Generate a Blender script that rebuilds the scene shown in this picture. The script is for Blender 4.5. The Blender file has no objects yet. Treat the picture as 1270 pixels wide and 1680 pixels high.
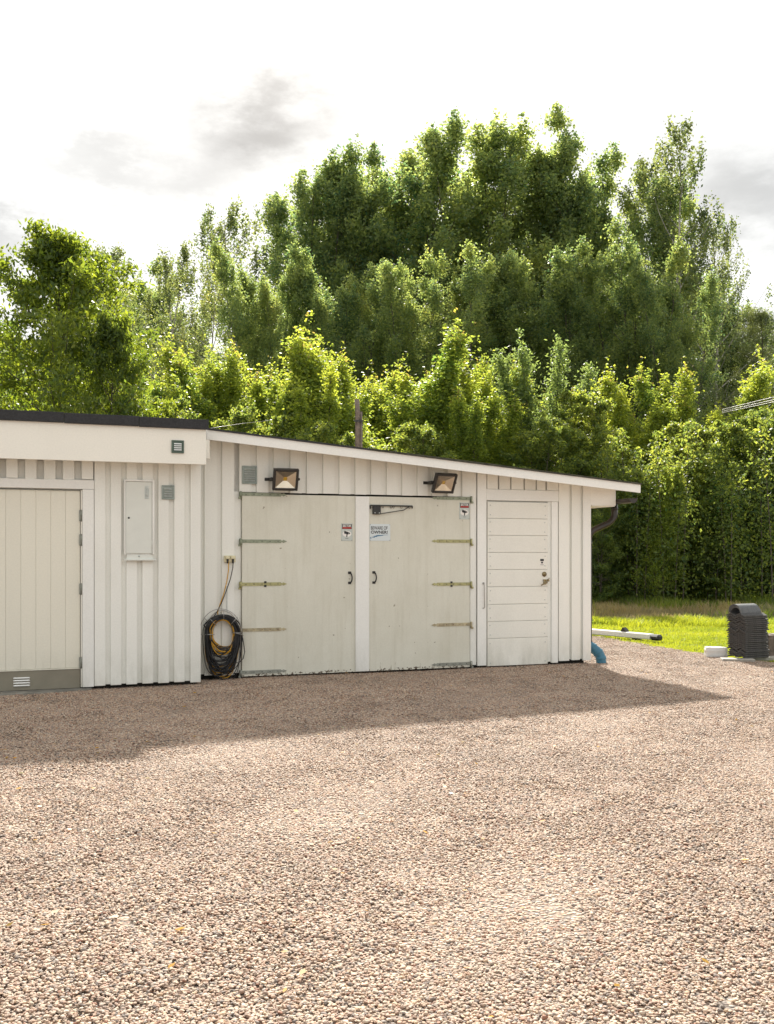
import bpy, math, random
import numpy as np
from mathutils import Matrix, Vector

SC = bpy.context.scene
COL = SC.collection
RAD = math.radians

# ------------------------------------------------------------------ camera
F, CX, HY, H = 1650.0, 635.0, 910.0, 1.45      # focal length, centre, horizon (photo pixels), eye height
cd = bpy.data.cameras.new('camera')
cam = bpy.data.objects.new('camera', cd)
COL.objects.link(cam)
cam.location = (0, 0, H)
cam.rotation_euler = (RAD(90), 0, 0)
cd.sensor_fit = 'VERTICAL'
cd.sensor_height = 24.0
cd.lens = 24.0 * F / 1680.0
cd.shift_y = (HY - 840.0) / 1680.0
cd.clip_end = 1000
SC.camera = cam

# ------------------------------------------------------------------ sky, sun, exposure
SUN_EL, SUN_AZ = RAD(37.4), RAD(-3.0)            # azimuth from +Y towards +X
W = bpy.data.worlds.new('World')
SC.world = W
W.use_nodes = True
nt = W.node_tree
nt.nodes.clear()
def wn(t, **k):
    n = nt.nodes.new(t)
    for a, b in k.items(): setattr(n, a, b)
    return n
out = wn('ShaderNodeOutputWorld'); bg = wn('ShaderNodeBackground')
bg.inputs['Strength'].default_value = 0.1
sky = wn('ShaderNodeTexSky', sky_type='NISHITA', sun_disc=False, sun_elevation=SUN_EL, sun_rotation=SUN_AZ)
sky.air_density = 1.0; sky.dust_density = 2.0
tc = wn('ShaderNodeTexCoord')
def wmath(op, a, b=None, clamp=False):
    n = wn('ShaderNodeMath', operation=op, use_clamp=clamp)
    for i, v in enumerate((a, b)):
        if v is None: continue
        if isinstance(v, (int, float)): n.inputs[i].default_value = v
        else: nt.links.new(v, n.inputs[i])
    return n.outputs[0]
def wnoise(scale, detail, rough=0.6, stretch=(1, 1, 2.2)):
    m = wn('ShaderNodeMapping'); m.inputs['Scale'].default_value = stretch
    nt.links.new(tc.outputs['Generated'], m.inputs['Vector'])
    n = wn('ShaderNodeTexNoise'); n.inputs['Scale'].default_value = scale
    n.inputs['Detail'].default_value = detail; n.inputs['Roughness'].default_value = rough
    nt.links.new(m.outputs[0], n.inputs['Vector'])
    return n
n_warp = wnoise(7.0, 7.0, 0.62)
n_big = wnoise(2.3, 6.0, 0.55)
# distinct grey clouds: direction, radius, depth
warp = wn('ShaderNodeVectorMath', operation='SUBTRACT'); warp.inputs[1].default_value = (.5, .5, .5)
nt.links.new(n_warp.outputs['Color'], warp.inputs[0])
wsc = wn('ShaderNodeVectorMath', operation='SCALE'); wsc.inputs['Scale'].default_value = 0.16
nt.links.new(warp.outputs[0], wsc.inputs[0])
wad = wn('ShaderNodeVectorMath', operation='ADD')
nt.links.new(tc.outputs['Generated'], wad.inputs[0]); nt.links.new(wsc.outputs[0], wad.inputs[1])
dark = None
for px, py, rx, rz, depth in ((450, 205, 105, 52, .36), (395, 245, 150, 58, .24), (275, 305, 140, 40, .24), (1250, 345, 160, 60, .30), (1190, 290, 150, 70, .16),
                              (-10, 385, 110, 40, .42), (90, 290, 110, 30, .22), (860, 60, 300, 40, .03), (-600, 300, 500, 90, .2), (1900, 250, 400, 90, .2), (300, -700, 500, 200, .2)):
    dv = Vector(((px - CX) / F, 1, (HY - py) / F)); L = dv.length; dv.normalize()
    s = wn('ShaderNodeVectorMath', operation='SUBTRACT'); nt.links.new(wad.outputs[0], s.inputs[0]); s.inputs[1].default_value = dv
    m = wn('ShaderNodeVectorMath', operation='MULTIPLY'); nt.links.new(s.outputs[0], m.inputs[0])
    m.inputs[1].default_value = (F * L / rx, F * L / rx, F * L / rz)
    l = wn('ShaderNodeVectorMath', operation='LENGTH'); nt.links.new(m.outputs[0], l.inputs[0])
    mr = wn('ShaderNodeMapRange', interpolation_type='SMOOTHSTEP')
    nt.links.new(l.outputs['Value'], mr.inputs['Value'])
    for k, v in zip(('From Min', 'From Max', 'To Min', 'To Max'), (0.15, 1.75, depth, 0.0)): mr.inputs[k].default_value = v
    dark = mr.outputs[0] if dark is None else wmath('ADD', dark, mr.outputs[0])
soft = wn('ShaderNodeMapRange', interpolation_type='SMOOTHSTEP'); nt.links.new(n_big.outputs['Fac'], soft.inputs['Value'])
for k, v in zip(('From Min', 'From Max', 'To Min', 'To Max'), (0.42, 0.75, 0.0, 0.10)): soft.inputs[k].default_value = v
val = wmath('MULTIPLY', wmath('SUBTRACT', wmath('SUBTRACT', 1.0, dark), soft.outputs[0]), 4.45)
comb = wn('ShaderNodeCombineColor')
nt.links.new(val, comb.inputs[0]); nt.links.new(val, comb.inputs[1]); nt.links.new(wmath('MULTIPLY', val, 0.97), comb.inputs[2])
mix = wn('ShaderNodeMix', data_type='RGBA'); mix.inputs[0].default_value = 0.95
nt.links.new(sky.outputs[0], mix.inputs[6]); nt.links.new(comb.outputs[0], mix.inputs[7])
nt.links.new(mix.outputs[2], bg.inputs['Color']); nt.links.new(bg.outputs[0], out.inputs[0])

sd = bpy.data.lights.new('sun', 'SUN'); sd.energy = 5.0; sd.angle = RAD(2.0); sd.color = (1.0, 0.945, 0.85)
sun = bpy.data.objects.new('sun', sd); COL.objects.link(sun)
sdir = Vector((math.cos(SUN_EL) * math.sin(SUN_AZ), math.cos(SUN_EL) * math.cos(SUN_AZ), math.sin(SUN_EL)))
sun.rotation_euler = sdir.to_track_quat('Z', 'Y').to_euler(); sun.location = (0, 0, 60)
SC.view_settings.view_transform = 'Standard'; SC.view_settings.look = 'None'
SC.view_settings.exposure = 1.36; SC.view_settings.gamma = 1.0; SC.view_settings.use_curve_mapping = False
SC.render.engine = 'CYCLES'
SC.cycles.max_bounces = 8; SC.cycles.transparent_max_bounces = 8
SC.cycles.use_denoising = True

# ------------------------------------------------------------------ projection helpers
WS, WA, WZ = math.cos(RAD(20.27)), math.sin(RAD(20.27)), 12.35     # wall direction and distance of the wall line
def wp(x, y, o=0.0):
    """photo pixel -> (t along wall, z height) on the plane o metres in front of the wall"""
    u = (x - CX) / F
    Z = (WZ * WS - o) / (WS - WA * u)
    return (u * Z * WS + (Z - WZ) * WA, H + (HY - y) / F * Z)
def gp(x, y, z=0.0):
    Z = (H - z) * F / (y - HY)
    return ((x - CX) / F * Z, Z)
def wall_to_world(t, b, z): return Vector((t * WS - b * WA, WZ + t * WA + b * WS, z))
ROT = RAD(20.27)

# ------------------------------------------------------------------ mesh builder
class MB:
    def __init__(s): s.v = []; s.f = []; s.m = []; s.mi = 0; s.sm = []
    def add(s, vs, fs, smooth=False):
        n = len(s.v); s.v += [tuple(v) for v in vs]
        for f in fs: s.f.append(tuple(i + n for i in f)); s.m.append(s.mi); s.sm.append(smooth)
        return s
    def box(s, x0, x1, y0, y1, z0, z1, c=0.0, M=None):
        if x1 < x0: x0, x1 = x1, x0
        if y1 < y0: y0, y1 = y1, y0
        if z1 < z0: z0, z1 = z1, z0
        if c <= 0:
            vs = [(x, y, z) for x in (x0, x1) for y in (y0, y1) for z in (z0, z1)]
            fs = [(0, 1, 3, 2), (4, 6, 7, 5), (0, 4, 5, 1), (2, 3, 7, 6), (0, 2, 6, 4), (1, 5, 7, 3)]
        else:
            c = min(c, (x1 - x0) / 3, (y1 - y0) / 3, (z1 - z0) / 3)
            vs = []; idx = {}
            lo, hi = (x0, y0, z0), (x1, y1, z1)
            for sx in (0, 1):
                for sy in (0, 1):
                    for sz in (0, 1):
                        for a in range(3):
                            p = []
                            for k, sg in enumerate((sx, sy, sz)):
                                e = hi[k] if sg else lo[k]
                                p.append(e if k == a else e + (-c if sg else c))
                            idx[(sx, sy, sz, a)] = len(vs); vs.append(tuple(p))
            fs = []
            for a in range(3):
                b, d = (a + 1) % 3, (a + 2) % 3
                for sg in (0, 1):
                    q = []
                    for (i, j) in ((0, 0), (1, 0), (1, 1), (0, 1)):
                        k = [0, 0, 0]; k[a] = sg; k[b] = i; k[d] = j
                        q.append(idx[(k[0], k[1], k[2], a)])
                    fs.append(tuple(q if sg else q[::-1]))
                for i in (0, 1):
                    for j in (0, 1):
                        k0 = [0, 0, 0]; k1 = [0, 0, 0]
                        k0[a] = 0; k1[a] = 1; k0[b] = k1[b] = i; k0[d] = k1[d] = j
                        q = [idx[(*k0, b)], idx[(*k1, b)], idx[(*k1, d)], idx[(*k0, d)]]
                        fs.append(tuple(q if i != j else q[::-1]))
            for sx in (0, 1):
                for sy in (0, 1):
                    for sz in (0, 1):
                        q = [idx[(sx, sy, sz, a)] for a in range(3)]
                        fs.append(tuple(q if (sx + sy + sz) % 2 else q[::-1]))
        if M is not None: vs = [M @ Vector(v) for v in vs]
        return s.add(vs, fs)
    def prism(s, poly, y0, y1, M=None):
        """poly: (x,z) outline, counter-clockwise seen from the front (-y)"""
        n = len(poly)
        vs = [(p[0], y0, p[1]) for p in poly] + [(p[0], y1, p[1]) for p in poly]
        fs = [tuple(range(n)), tuple(range(2 * n - 1, n - 1, -1))]
        fs += [(i, i + n, (i + 1) % n + n, (i + 1) % n) for i in range(n)]
        if M is not None: vs = [M @ Vector(v) for v in vs]
        return s.add(vs, fs)
    def tube(s, pts, r, n=6, closed=False, cap=True):
        P = [Vector(p) for p in pts]; N = len(P)
        rs = r if isinstance(r, (list, tuple)) else [r] * N
        vs = []; up = None
        for i in range(N):
            a = P[(i - 1) % N] if (closed or i) else P[i]
            b = P[(i + 1) % N] if (closed or i < N - 1) else P[i]
            d = (b - a); d = d.normalized() if d.length > 1e-9 else Vector((0, 0, 1))
            if up is None:
                up = Vector((0, 1, 0)) if abs(d.y) < .8 else Vector((1, 0, 0))
            u = up - d * up.dot(d); u.normalize(); up = u; w = d.cross(u)
            for k in range(n):
                t = 2 * math.pi * k / n
                vs.append(P[i] + (u * math.cos(t) + w * math.sin(t)) * rs[i])
        fs = []
        for i in range(N if closed else N - 1):
            j = (i + 1) % N
            for k in range(n): fs.append((i * n + k, i * n + (k + 1) % n, j * n + (k + 1) % n, j * n + k))
        if cap and not closed: fs += [tuple(range(n - 1, -1, -1)), tuple((N - 1) * n + k for k in range(n))]
        return s.add(vs, fs, True)
    def disc(s, c, r, axis='y', d=0.004, n=10):
        c = Vector(c); e = {'y': Vector((0, 1, 0)), 'z': Vector((0, 0, 1)), 'x': Vector((1, 0, 0))}[axis]
        return s.tube([c - e * d / 2, c + e * d / 2], r, n)

def mesh_from(name, mb, mats, off=(0, 0, 0)):
    me = bpy.data.meshes.new(name)
    o = Vector(off)
    me.from_pydata([tuple(Vector(v) - o) for v in mb.v], [], mb.f)
    for m in (mats if isinstance(mats, (list, tuple)) else [mats]): me.materials.append(m)
    me.polygons.foreach_set('material_index', mb.m)
    me.polygons.foreach_set('use_smooth', mb.sm)
    me.update()
    return me
OFF = {}
def thing(name, label, cat, org=(0, 0, 0), group=None, frame='wall', rot=None):
    """Empty at the thing's base. Parts are given in wall coordinates (frame='wall') or world coordinates."""
    o = bpy.data.objects.new(name, None); COL.objects.link(o)
    o.empty_display_size = .1
    if frame == 'wall':
        o.location = wall_to_world(*org); o.rotation_euler = (0, 0, ROT)
    else:
        o.location = org
        if rot: o.rotation_euler = (0, 0, rot)
    OFF[o.name] = Vector(org) if not rot or frame == 'wall' else Vector((0, 0, 0))
    o['label'] = label; o['category'] = cat
    if group: o['group'] = group
    return o
def part(name, mb, mats, parent, label=None, kind=None):
    me = mesh_from(name, mb, mats, OFF[parent.name])
    o = bpy.data.objects.new(name, me); COL.objects.link(o); o.parent = parent
    OFF[o.name] = OFF[parent.name]
    if label: o['label'] = label
    if kind: o['kind'] = kind
    return o
def structure(name, mb, mat, kind='structure', label=None):
    o = bpy.data.objects.new(name, mesh_from(name, mb, mat)); COL.objects.link(o); o['kind'] = kind
    if label: o['label'] = label
    return o

# ------------------------------------------------------------------ materials
class NT:
    def __init__(s, name):
        s.m = bpy.data.materials.new(name); s.m.use_nodes = True; s.t = s.m.node_tree
        s.t.nodes.clear(); s.o = s.n('ShaderNodeOutputMaterial')
    def n(s, t, **k):
        x = s.t.nodes.new(t)
        for a, b in k.items(): setattr(x, a, b)
        return x
    def l(s, a, b): s.t.links.new(a, b)
    def put(s, inp, v):
        if hasattr(v, 'links') or hasattr(v, 'is_linked'): s.l(v, inp)
        elif isinstance(v, (tuple, list)) and len(v) == 3 and inp.type == 'RGBA': inp.default_value = (*v, 1)
        else: inp.default_value = v
    def coord(s, scale=(1, 1, 1), which='Object'):
        c = s.n('ShaderNodeTexCoord'); m = s.n('ShaderNodeMapping'); m.inputs['Scale'].default_value = scale
        s.l(c.outputs[which], m.inputs[0]); return m.outputs[0]
    def noise(s, vec, scale, detail=4, rough=.55):
        x = s.n('ShaderNodeTexNoise'); s.l(vec, x.inputs['Vector'])
        x.inputs['Scale'].default_value = scale; x.inputs['Detail'].default_value = detail; x.inputs['Roughness'].default_value = rough
        return x.outputs['Fac']
    def rng(s, v, a, b, c=0., d=1.):
        x = s.n('ShaderNodeMapRange'); s.put(x.inputs['Value'], v)
        for k, q in zip(('From Min', 'From Max', 'To Min', 'To Max'), (a, b, c, d)): x.inputs[k].default_value = q
        return x.outputs[0]
    def math(s, op, a, b=0., clamp=False):
        x = s.n('ShaderNodeMath', operation=op, use_clamp=clamp); s.put(x.inputs[0], a); s.put(x.inputs[1], b); return x.outputs[0]
    def mix(s, f, a, b, mode='MIX'):
        x = s.n('ShaderNodeMix', data_type='RGBA', blend_type=mode)
        s.put(x.inputs[0], f); s.put(x.inputs[6], a); s.put(x.inputs[7], b); return x.outputs[2]
    def ramp(s, f, cols, constant=False):
        x = s.n('ShaderNodeValToRGB'); r = x.color_ramp; r.interpolation = 'CONSTANT' if constant else 'LINEAR'
        while len(r.elements) < len(cols): r.elements.new(.5)
        for e, (p, c) in zip(r.elements, cols): e.position = p; e.color = (*c, 1)
        s.put(x.inputs[0], f); return x.outputs[0]
    def bump(s, h, strength, dist=.01):
        x = s.n('ShaderNodeBump'); x.inputs['Strength'].default_value = strength; x.inputs['Distance'].default_value = dist
        s.l(h, x.inputs['Height']); return x.outputs[0]
    def pbr(s, col, rough=.6, metal=0., nrm=None, spec=None):
        p = s.n('ShaderNodeBsdfPrincipled'); s.put(p.inputs['Base Color'], col); s.put(p.inputs['Roughness'], rough)
        p.inputs['Metallic'].default_value = metal
        if spec is not None: p.inputs['Specular IOR Level'].default_value = spec
        if nrm is not None: s.l(nrm, p.inputs['Normal'])
        s.l(p.outputs[0], s.o.inputs[0]); return s.m

def paint(name, col, dirt=.25, grain=(55, 55, 2.5), rough=.5, bumpy=.12, tint=(.40, .37, .29), vary=.05):
    N = NT(name); c = N.coord(grain)
    g = N.noise(c, 1.0, 5, .6); big = N.noise(N.coord((2.1, 2.1, .9)), 1.0, 5, .6); fine = N.noise(N.coord((1, 1, 1)), 60, 3)
    oi = N.n('ShaderNodeObjectInfo'); rv = N.rng(oi.outputs['Random'], 0, 1, 1 - vary, 1 + vary * .3)
    base = N.mix(N.rng(big, .45, .78, 0, dirt), col, tint)
    base = N.mix(N.rng(g, .62, .8, 0, dirt * .9), base, tint)
    sp = N.n('ShaderNodeSeparateXYZ'); N.l(N.coord(), sp.inputs[0]); lo = N.math('MULTIPLY', N.rng(sp.outputs['Z'], .03, .45, 1, 0), N.rng(N.noise(N.coord((6, 6, 2)), 1, 5, .7), .35, .7, 0, .5))
    base = N.mix(lo, base, (.36, .35, .27))
    mul = N.math('MULTIPLY', rv, N.rng(fine, .3, .7, .965, 1.03))
    cc = N.n('ShaderNodeCombineColor'); [N.l(mul, cc.inputs[i]) for i in range(3)]
    base = N.mix(1.0, base, cc.outputs[0], 'MULTIPLY')
    return N.pbr(base, rough, nrm=N.bump(g, bumpy, .004))
M_white = paint('white_paint', (.84, .84, .79), .17)
M_white2 = paint('white_trim_paint', (.86, .86, .825), .08, bumpy=.06)
M_cream = paint('cream_fascia_paint', (.85, .83, .755), .06, (3, 55, 55), bumpy=.05)
M_creamdoor = paint('cream_door_paint', (.78, .755, .65), .06, bumpy=.03, vary=.02, rough=.4)
M_plankdoor = paint('white_plank_paint', (.85, .84, .775), .10, (2.5, 55, 55), bumpy=.08)
def plywood():
    N = NT('aged_plywood_paint'); c = N.coord((1, 1, 1))
    blot = N.noise(N.coord((1.6, 1.6, 1.0)), 1.3, 6, .62); streak = N.noise(N.coord((16, 16, .9)), 1, 5, .6); grain = N.noise(N.coord((40, 40, 5)), 1, 5, .65)
    spk = N.noise(c, 95, 2)
    col = N.mix(N.rng(blot, .38, .72, 0, .65), (.72, .71, .62), (.60, .58, .48))
    col = N.mix(N.rng(streak, 0.5, .8, 0, .28), col, (.43, .40, .29))
    col = N.mix(N.rng(grain, .6, .85, 0, .35), col, (.46, .42, .32))
    # worn bottom edge where the paint has peeled
    sep = N.n('ShaderNodeSeparateXYZ'); N.l(N.coord(), sep.inputs[0])
    peel = N.noise(N.coord((22, 22, 30)), 1, 4, .7)
    low = N.rng(sep.outputs['Z'], .05, .14, 1, 0)
    pk = N.math('GREATER_THAN', N.math('MULTIPLY', low, peel), .53)
    col = N.mix(pk, col, (.11, .085, .06))
    drip = N.noise(N.coord((30, 30, 4)), 1, 3); dk = N.math('GREATER_THAN', N.math('MULTIPLY', N.rng(sep.outputs['Z'], .05, .5, 1, 0), drip), .60)
    col = N.mix(N.math('MULTIPLY', dk, .5), col, (.33, .30, .22))
    nick = N.math('GREATER_THAN', N.noise(N.coord((9, 9, 9)), 1.7, 1), .77); col = N.mix(nick, col, (.35, .32, .25))
    col = N.mix(N.rng(spk, .35, .65, .0, .10), col, (.3, .28, .22))
    return N.pbr(col, .55, nrm=N.bump(grain, .12, .003))
M_ply = plywood()
def plain(name, col, rough=.5, metal=0., nscale=30, var=.2, bumpy=.1):
    N = NT(name); n = N.noise(N.coord(), nscale, 5, .6)
    c = N.mix(N.rng(n, .35, .7, 0, 1), tuple(x * (1 - var) for x in col), tuple(min(1, x * (1 + var)) for x in col))
    return N.pbr(c, rough, metal, N.bump(n, bumpy, .003))
M_felt = plain('roofing_felt', (.030, .031, .034), .85, nscale=70, var=.35, bumpy=.4)
M_feltmoss = plain('weathered_felt_edge', (.05, .05, .035), .9, nscale=14, var=.6, bumpy=.4)
M_dark = plain('dark_wood_and_gap_shade', (.025, .022, .018), .9)  # dark wood; its near-black also stands for shade above the main doors
M_greykick = plain('taupe_kick_plate', (.235, .215, .165), .4, nscale=9, var=.06)
M_cab = plain('light_grey_enamel', (.70, .715, .665), .35, nscale=5, var=.04, bumpy=.02)
M_galv = plain('galvanised_grey', (.52, .55, .53), .45, .3, 25, .15)
M_vent = plain('grey_vent_metal', (.30, .345, .32), .5, .3, 25, .12)
M_whitemetal = plain('white_louvre', (.85, .85, .83), .4, nscale=5, var=.02)
M_ventgreen = plain('green_grey_frame', (.09, .13, .105), .5, .2, 15, .1)
M_zincgreen = plain('zinc_green_hinge', (.27, .30, .22), .5, .35, 30, .22)
M_zincyellow = plain('zinc_yellow_hinge', (.40, .38, .19), .5, .3, 30, .22)
M_rusty = plain('rust_stained_hinge', (.44, .38, .25), .7, .1, 18, .35)
M_zincgrey = plain('zinc_grey_hinge', (.30, .31, .27), .5, .4, 25, .2)
M_rust = plain('rust', (.22, .09, .035), .9, 0, 40, .4)
M_black = plain('black_metal', (.022, .021, .020), .42, .0, 30, .2)
M_blackplastic = plain('black_plastic', (.03, .028, .026), .4, .0, 30, .2)
M_blackcable = plain('black_cable_rubber', (.014, .014, .016), .38, .0, 60, .3)
M_yellowcable = plain('yellow_cable_rubber', (.62, .33, .025), .45, .0, 60, .2)
M_ivory = plain('ivory_plastic', (.72, .66, .44), .4, 0, 5, .03)
M_brownpipe = plain('brown_coated_steel', (.035, .027, .022), .28, .2, 10, .15, .02)
M_blue = plain('blue_corrugated_plastic', (.035, .155, .235), .45, 0, 6, .08)
M_silver = plain('silver_reflector', (.95, .86, .70), .3, .85, 5, .06, .0)
M_led = plain('yellow_led_chip', (.75, .48, .04), .5, 0, 200, .1)
M_brass = plain('worn_brass', (.30, .24, .13), .35, .7, 40, .3)
M_steel = plain('steel_wire', (.42, .41, .39), .35, .8, 40, .1)
M_tile = plain('charcoal_concrete_tile', (.062, .060, .060), .75, 0, 45, .4, .4)
M_tileedge = plain('grey_worn_ridge_tile', (.10, .105, .11), .6, 0, 45, .25, .3)
M_slab = plain('concrete_slab', (.33, .31, .27), .9, 0, 14, .25, .5)
M_apron = plain('stained_concrete', (.20, .19, .165), .9, 0, 7, .4, .5)
M_plastic = plain('white_plastic_wrap', (.66, .66, .65), .35, 0, 12, .06, .5)
M_postwood = plain('weathered_brown_wood', (.16, .125, .10), .85, 0, 12, .4, .5)
M_signwhite = plain('sign_white', (.66, .72, .74), .4, 0, 3, .02, .0)
M_signgrey = plain('sign_aluminium', (.52, .56, .53), .4, .1, 3, .03, .0)
M_print = plain('black_print', (.02, .02, .022), .5, 0, 3, .05, .0)
M_red = plain('red_print', (.42, .02, .015), .5, 0, 3, .05, .0)
M_whiteprint = plain('white_print', (.85, .82, .78), .5, 0, 3, .02, .0)
M_blueprint = plain('blue_print', (.05, .17, .30), .5, 0, 3, .05, .0)
M_whitebeam = plain('white_lacquered_metal', (.80, .80, .78), .3, 0, 3, .03, .0)
def glass():
    N = NT('lamp_glass'); t = N.n('ShaderNodeBsdfTransparent'); g = N.n('ShaderNodeBsdfGlossy'); g.inputs['Roughness'].default_value = .05
    f = N.n('ShaderNodeFresnel'); f.inputs['IOR'].default_value = 1.45
    m = N.n('ShaderNodeMixShader'); N.l(f.outputs[0], m.inputs[0]); N.l(t.outputs[0], m.inputs[1]); N.l(g.outputs[0], m.inputs[2]); N.l(m.outputs[0], N.o.inputs[0])
    return N.m
M_glass = glass()

STONES = [(0.0, (0.412, 0.295, 0.212)), (0.14, (0.489, 0.385, 0.286)), (0.27, (0.35, 0.223, 0.156)), (0.4, (0.543, 0.438, 0.339)), (0.5, (0.289, 0.203, 0.156)), (0.6, (0.437, 0.288, 0.2)), (0.7, (0.227, 0.192, 0.166)), (0.78, (0.386, 0.308, 0.246)), (0.86, (0.139, 0.108, 0.092)), (0.92, (0.507, 0.346, 0.218)), (0.97, (0.263, 0.115, 0.066))]
def gravel_stone():
    N = NT('gravel_stone'); g = N.n('ShaderNodeNewGeometry'); oi = N.n('ShaderNodeObjectInfo')
    w = N.n('ShaderNodeTexWhiteNoise', noise_dimensions='2D'); cv = N.n('ShaderNodeCombineXYZ')
    N.l(g.outputs['Random Per Island'], cv.inputs[0]); N.l(oi.outputs['Random'], cv.inputs[1]); N.l(cv.outputs[0], w.inputs['Vector'])
    c = N.ramp(w.outputs['Value'], STONES, True)
    n = N.noise(N.coord(), 180, 3); c = N.mix(N.rng(n, .35, .7, 0, .35), c, (.20, .15, .12))
    pb = N.n('ShaderNodeTexNoise'); pb.inputs['Scale'].default_value = .8; pb.inputs['Detail'].default_value = 5; N.l(g.outputs['Position'], pb.inputs['Vector'])
    c = N.mix(N.rng(pb.outputs['Fac'], .48, .72, 0, .32), c, (.20, .15, .115))
    return N.pbr(c, .75, nrm=N.bump(n, .3, .002))
M_stone = gravel_stone()
def gravel_base():
    N = NT('gravel_ground'); c = N.coord()
    nz = N.n('ShaderNodeTexNoise'); N.l(c, nz.inputs['Vector']); nz.inputs['Scale'].default_value = 30
    v = N.n('ShaderNodeTexVoronoi', feature='F1'); N.l(c, v.inputs['Vector']); v.inputs['Scale'].default_value = 52
    s = N.n('ShaderNodeSeparateColor'); N.l(v.outputs['Color'], s.inputs[0])
    col = N.ramp(s.outputs[0], STONES, True)
    col = N.mix(N.rng(v.outputs['Distance'], .35, .8, 0, .75), col, (.09, .07, .055))
    big = N.noise(c, .5, 4); col = N.mix(N.rng(big, .5, .8, 0, .25), col, (.30, .23, .18))
    h = N.rng(v.outputs['Distance'], 0, .7, 1, 0)
    return N.pbr(col, .85, nrm=N.bump(h, 1.0, .02))
M_gravel = gravel_base()
M_soil = plain('meadow_soil', (.055, .065, .025), .95, 0, 3, .4, .6)

def leafmat(name, diff, trans, spread=.5, tip=None, tipz=None, rough=.5, tmix=.5, clump=.5):
    """leaves: reflect and transmit light; colour varies by leaf and by bough"""
    N = NT(name); g = N.n('ShaderNodeNewGeometry'); oi = N.n('ShaderNodeObjectInfo')
    r = g.outputs['Random Per Island']; c = N.coord(); big = N.noise(c, clump, 3)
    k = N.math('ADD', N.rng(r, 0, 1, -spread, spread), N.rng(big, .3, .7, -.25, .3))
    k = N.math('ADD', k, N.rng(oi.outputs['Random'], 0, 1, -.12, .12)); k = N.math('ADD', k, 1.0)
    cc = N.n('ShaderNodeCombineColor'); N.l(k, cc.inputs[0]); N.l(N.rng(k, .5, 1.5, .65, 1.35), cc.inputs[1]); N.l(N.rng(k, .5, 1.5, .9, 1.1), cc.inputs[2])
    d = N.mix(1., diff, cc.outputs[0], 'MULTIPLY'); t = N.mix(1., trans, cc.outputs[0], 'MULTIPLY')
    if tip:
        sep = N.n('ShaderNodeSeparateXYZ'); N.l(c, sep.inputs[0])
        nn = N.noise(c, 1.6, 2)
        f = N.math('MULTIPLY', N.rng(sep.outputs['Z'], tipz[0], tipz[1], 0, 1), N.rng(nn, .40, .60, 0, 1))
        f = N.math('MULTIPLY', N.math('GREATER_THAN', f, N.rng(r, 0, 1, .15, 1.2)), .55)
        d = N.mix(f, d, tip[0]); t = N.mix(f, t, tip[1])
    a = N.n('ShaderNodeBsdfPrincipled'); N.l(d, a.inputs['Base Color']); a.inputs['Roughness'].default_value = rough; a.inputs['Specular IOR Level'].default_value = .35
    b = N.n('ShaderNodeBsdfTranslucent'); N.l(t, b.inputs['Color'])
    m = N.n('ShaderNodeMixShader'); m.inputs[0].default_value = tmix
    N.l(a.outputs[0], m.inputs[1]); N.l(b.outputs[0], m.inputs[2]); N.l(m.outputs[0], N.o.inputs[0])
    return N.m
M_aspen = leafmat('aspen_leaves', (.125, .168, .066), (.42, .52, .135), .45)
M_birchy = leafmat('young_birch_leaves', (.13, .18, .035), (.56, .64, .075), .33, ((.40, .27, .10), (.75, .42, .12)), (6.3, 9.2), clump=.7)
M_willow = leafmat('willow_leaves', (.11, .16, .07), (.34, .44, .11), .25)
M_birch = leafmat('birch_leaves', (.10, .13, .055), (.28, .33, .09), .4)
M_chest = leafmat('chestnut_leaves', (.06, .095, .028), (.30, .38, .03), .4)
M_dark_leaf = leafmat('thicket_leaves', (.10, .14, .042), (.38, .46, .07), .5)  # leaf colour of the bushes and saplings
M_pine = leafmat('pine_needles', (.075, .10, .04), (.22, .26, .07), .3, tmix=.3)
M_grass = leafmat('short_grass', (.145, .19, .022), (.46, .50, .03), .2, tmix=.5)
M_meadow = leafmat('meadow_grass', (.11, .15, .03), (.34, .42, .04), .3, tmix=.5)
M_straw = leafmat('dry_straw', (.33, .27, .13), (.45, .36, .16), .25, tmix=.4)
M_bark = plain('grey_brown_bark', (.10, .085, .065), .9, 0, 5, .4, .6)
M_birchbark = plain('pale_birch_bark', (.38, .35, .30), .85, 0, 4, .45, .5)
M_fallen = leafmat('fallen_leaves', (.45, .25, .03), (.5, .3, .03), .6)

# ================================================================== GROUND
rnd = random.Random(5)
base = MB(); base.add([(-300, -20, -.05), (300, -20, -.05), (300, 500, -.05), (-300, 500, -.05)], [(0, 1, 2, 3)])
structure('meadow_ground', base, M_soil)
GP = [(-40, -8), (40, -8), (40, 11.6), (9, 12.1), (6.3, 12.75), (5.25, 13.3), (4.73, 14.07), (4.2, 15.9), (3.65, 17.72), (2.9, 20.2), (1.5, 24.5), (-2, 27), (-40, 27)]
gy = MB(); gy.add([(x, y, 0) for x, y in GP], [tuple(range(len(GP)))])
structure('gravel_yard', gy, M_gravel)
def inside(px, py, poly):
    px = np.asarray(px); py = np.asarray(py); c = np.zeros(px.shape, bool); n = len(poly)
    for i in range(n):
        x1, y1 = poly[i]; x2, y2 = poly[i - 1]
        hit = ((y1 > py) != (y2 > py)) & (px < (x2 - x1) * (py - y1) / (y2 - y1 + 1e-12) + x1)
        c ^= hit
    return c

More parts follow.
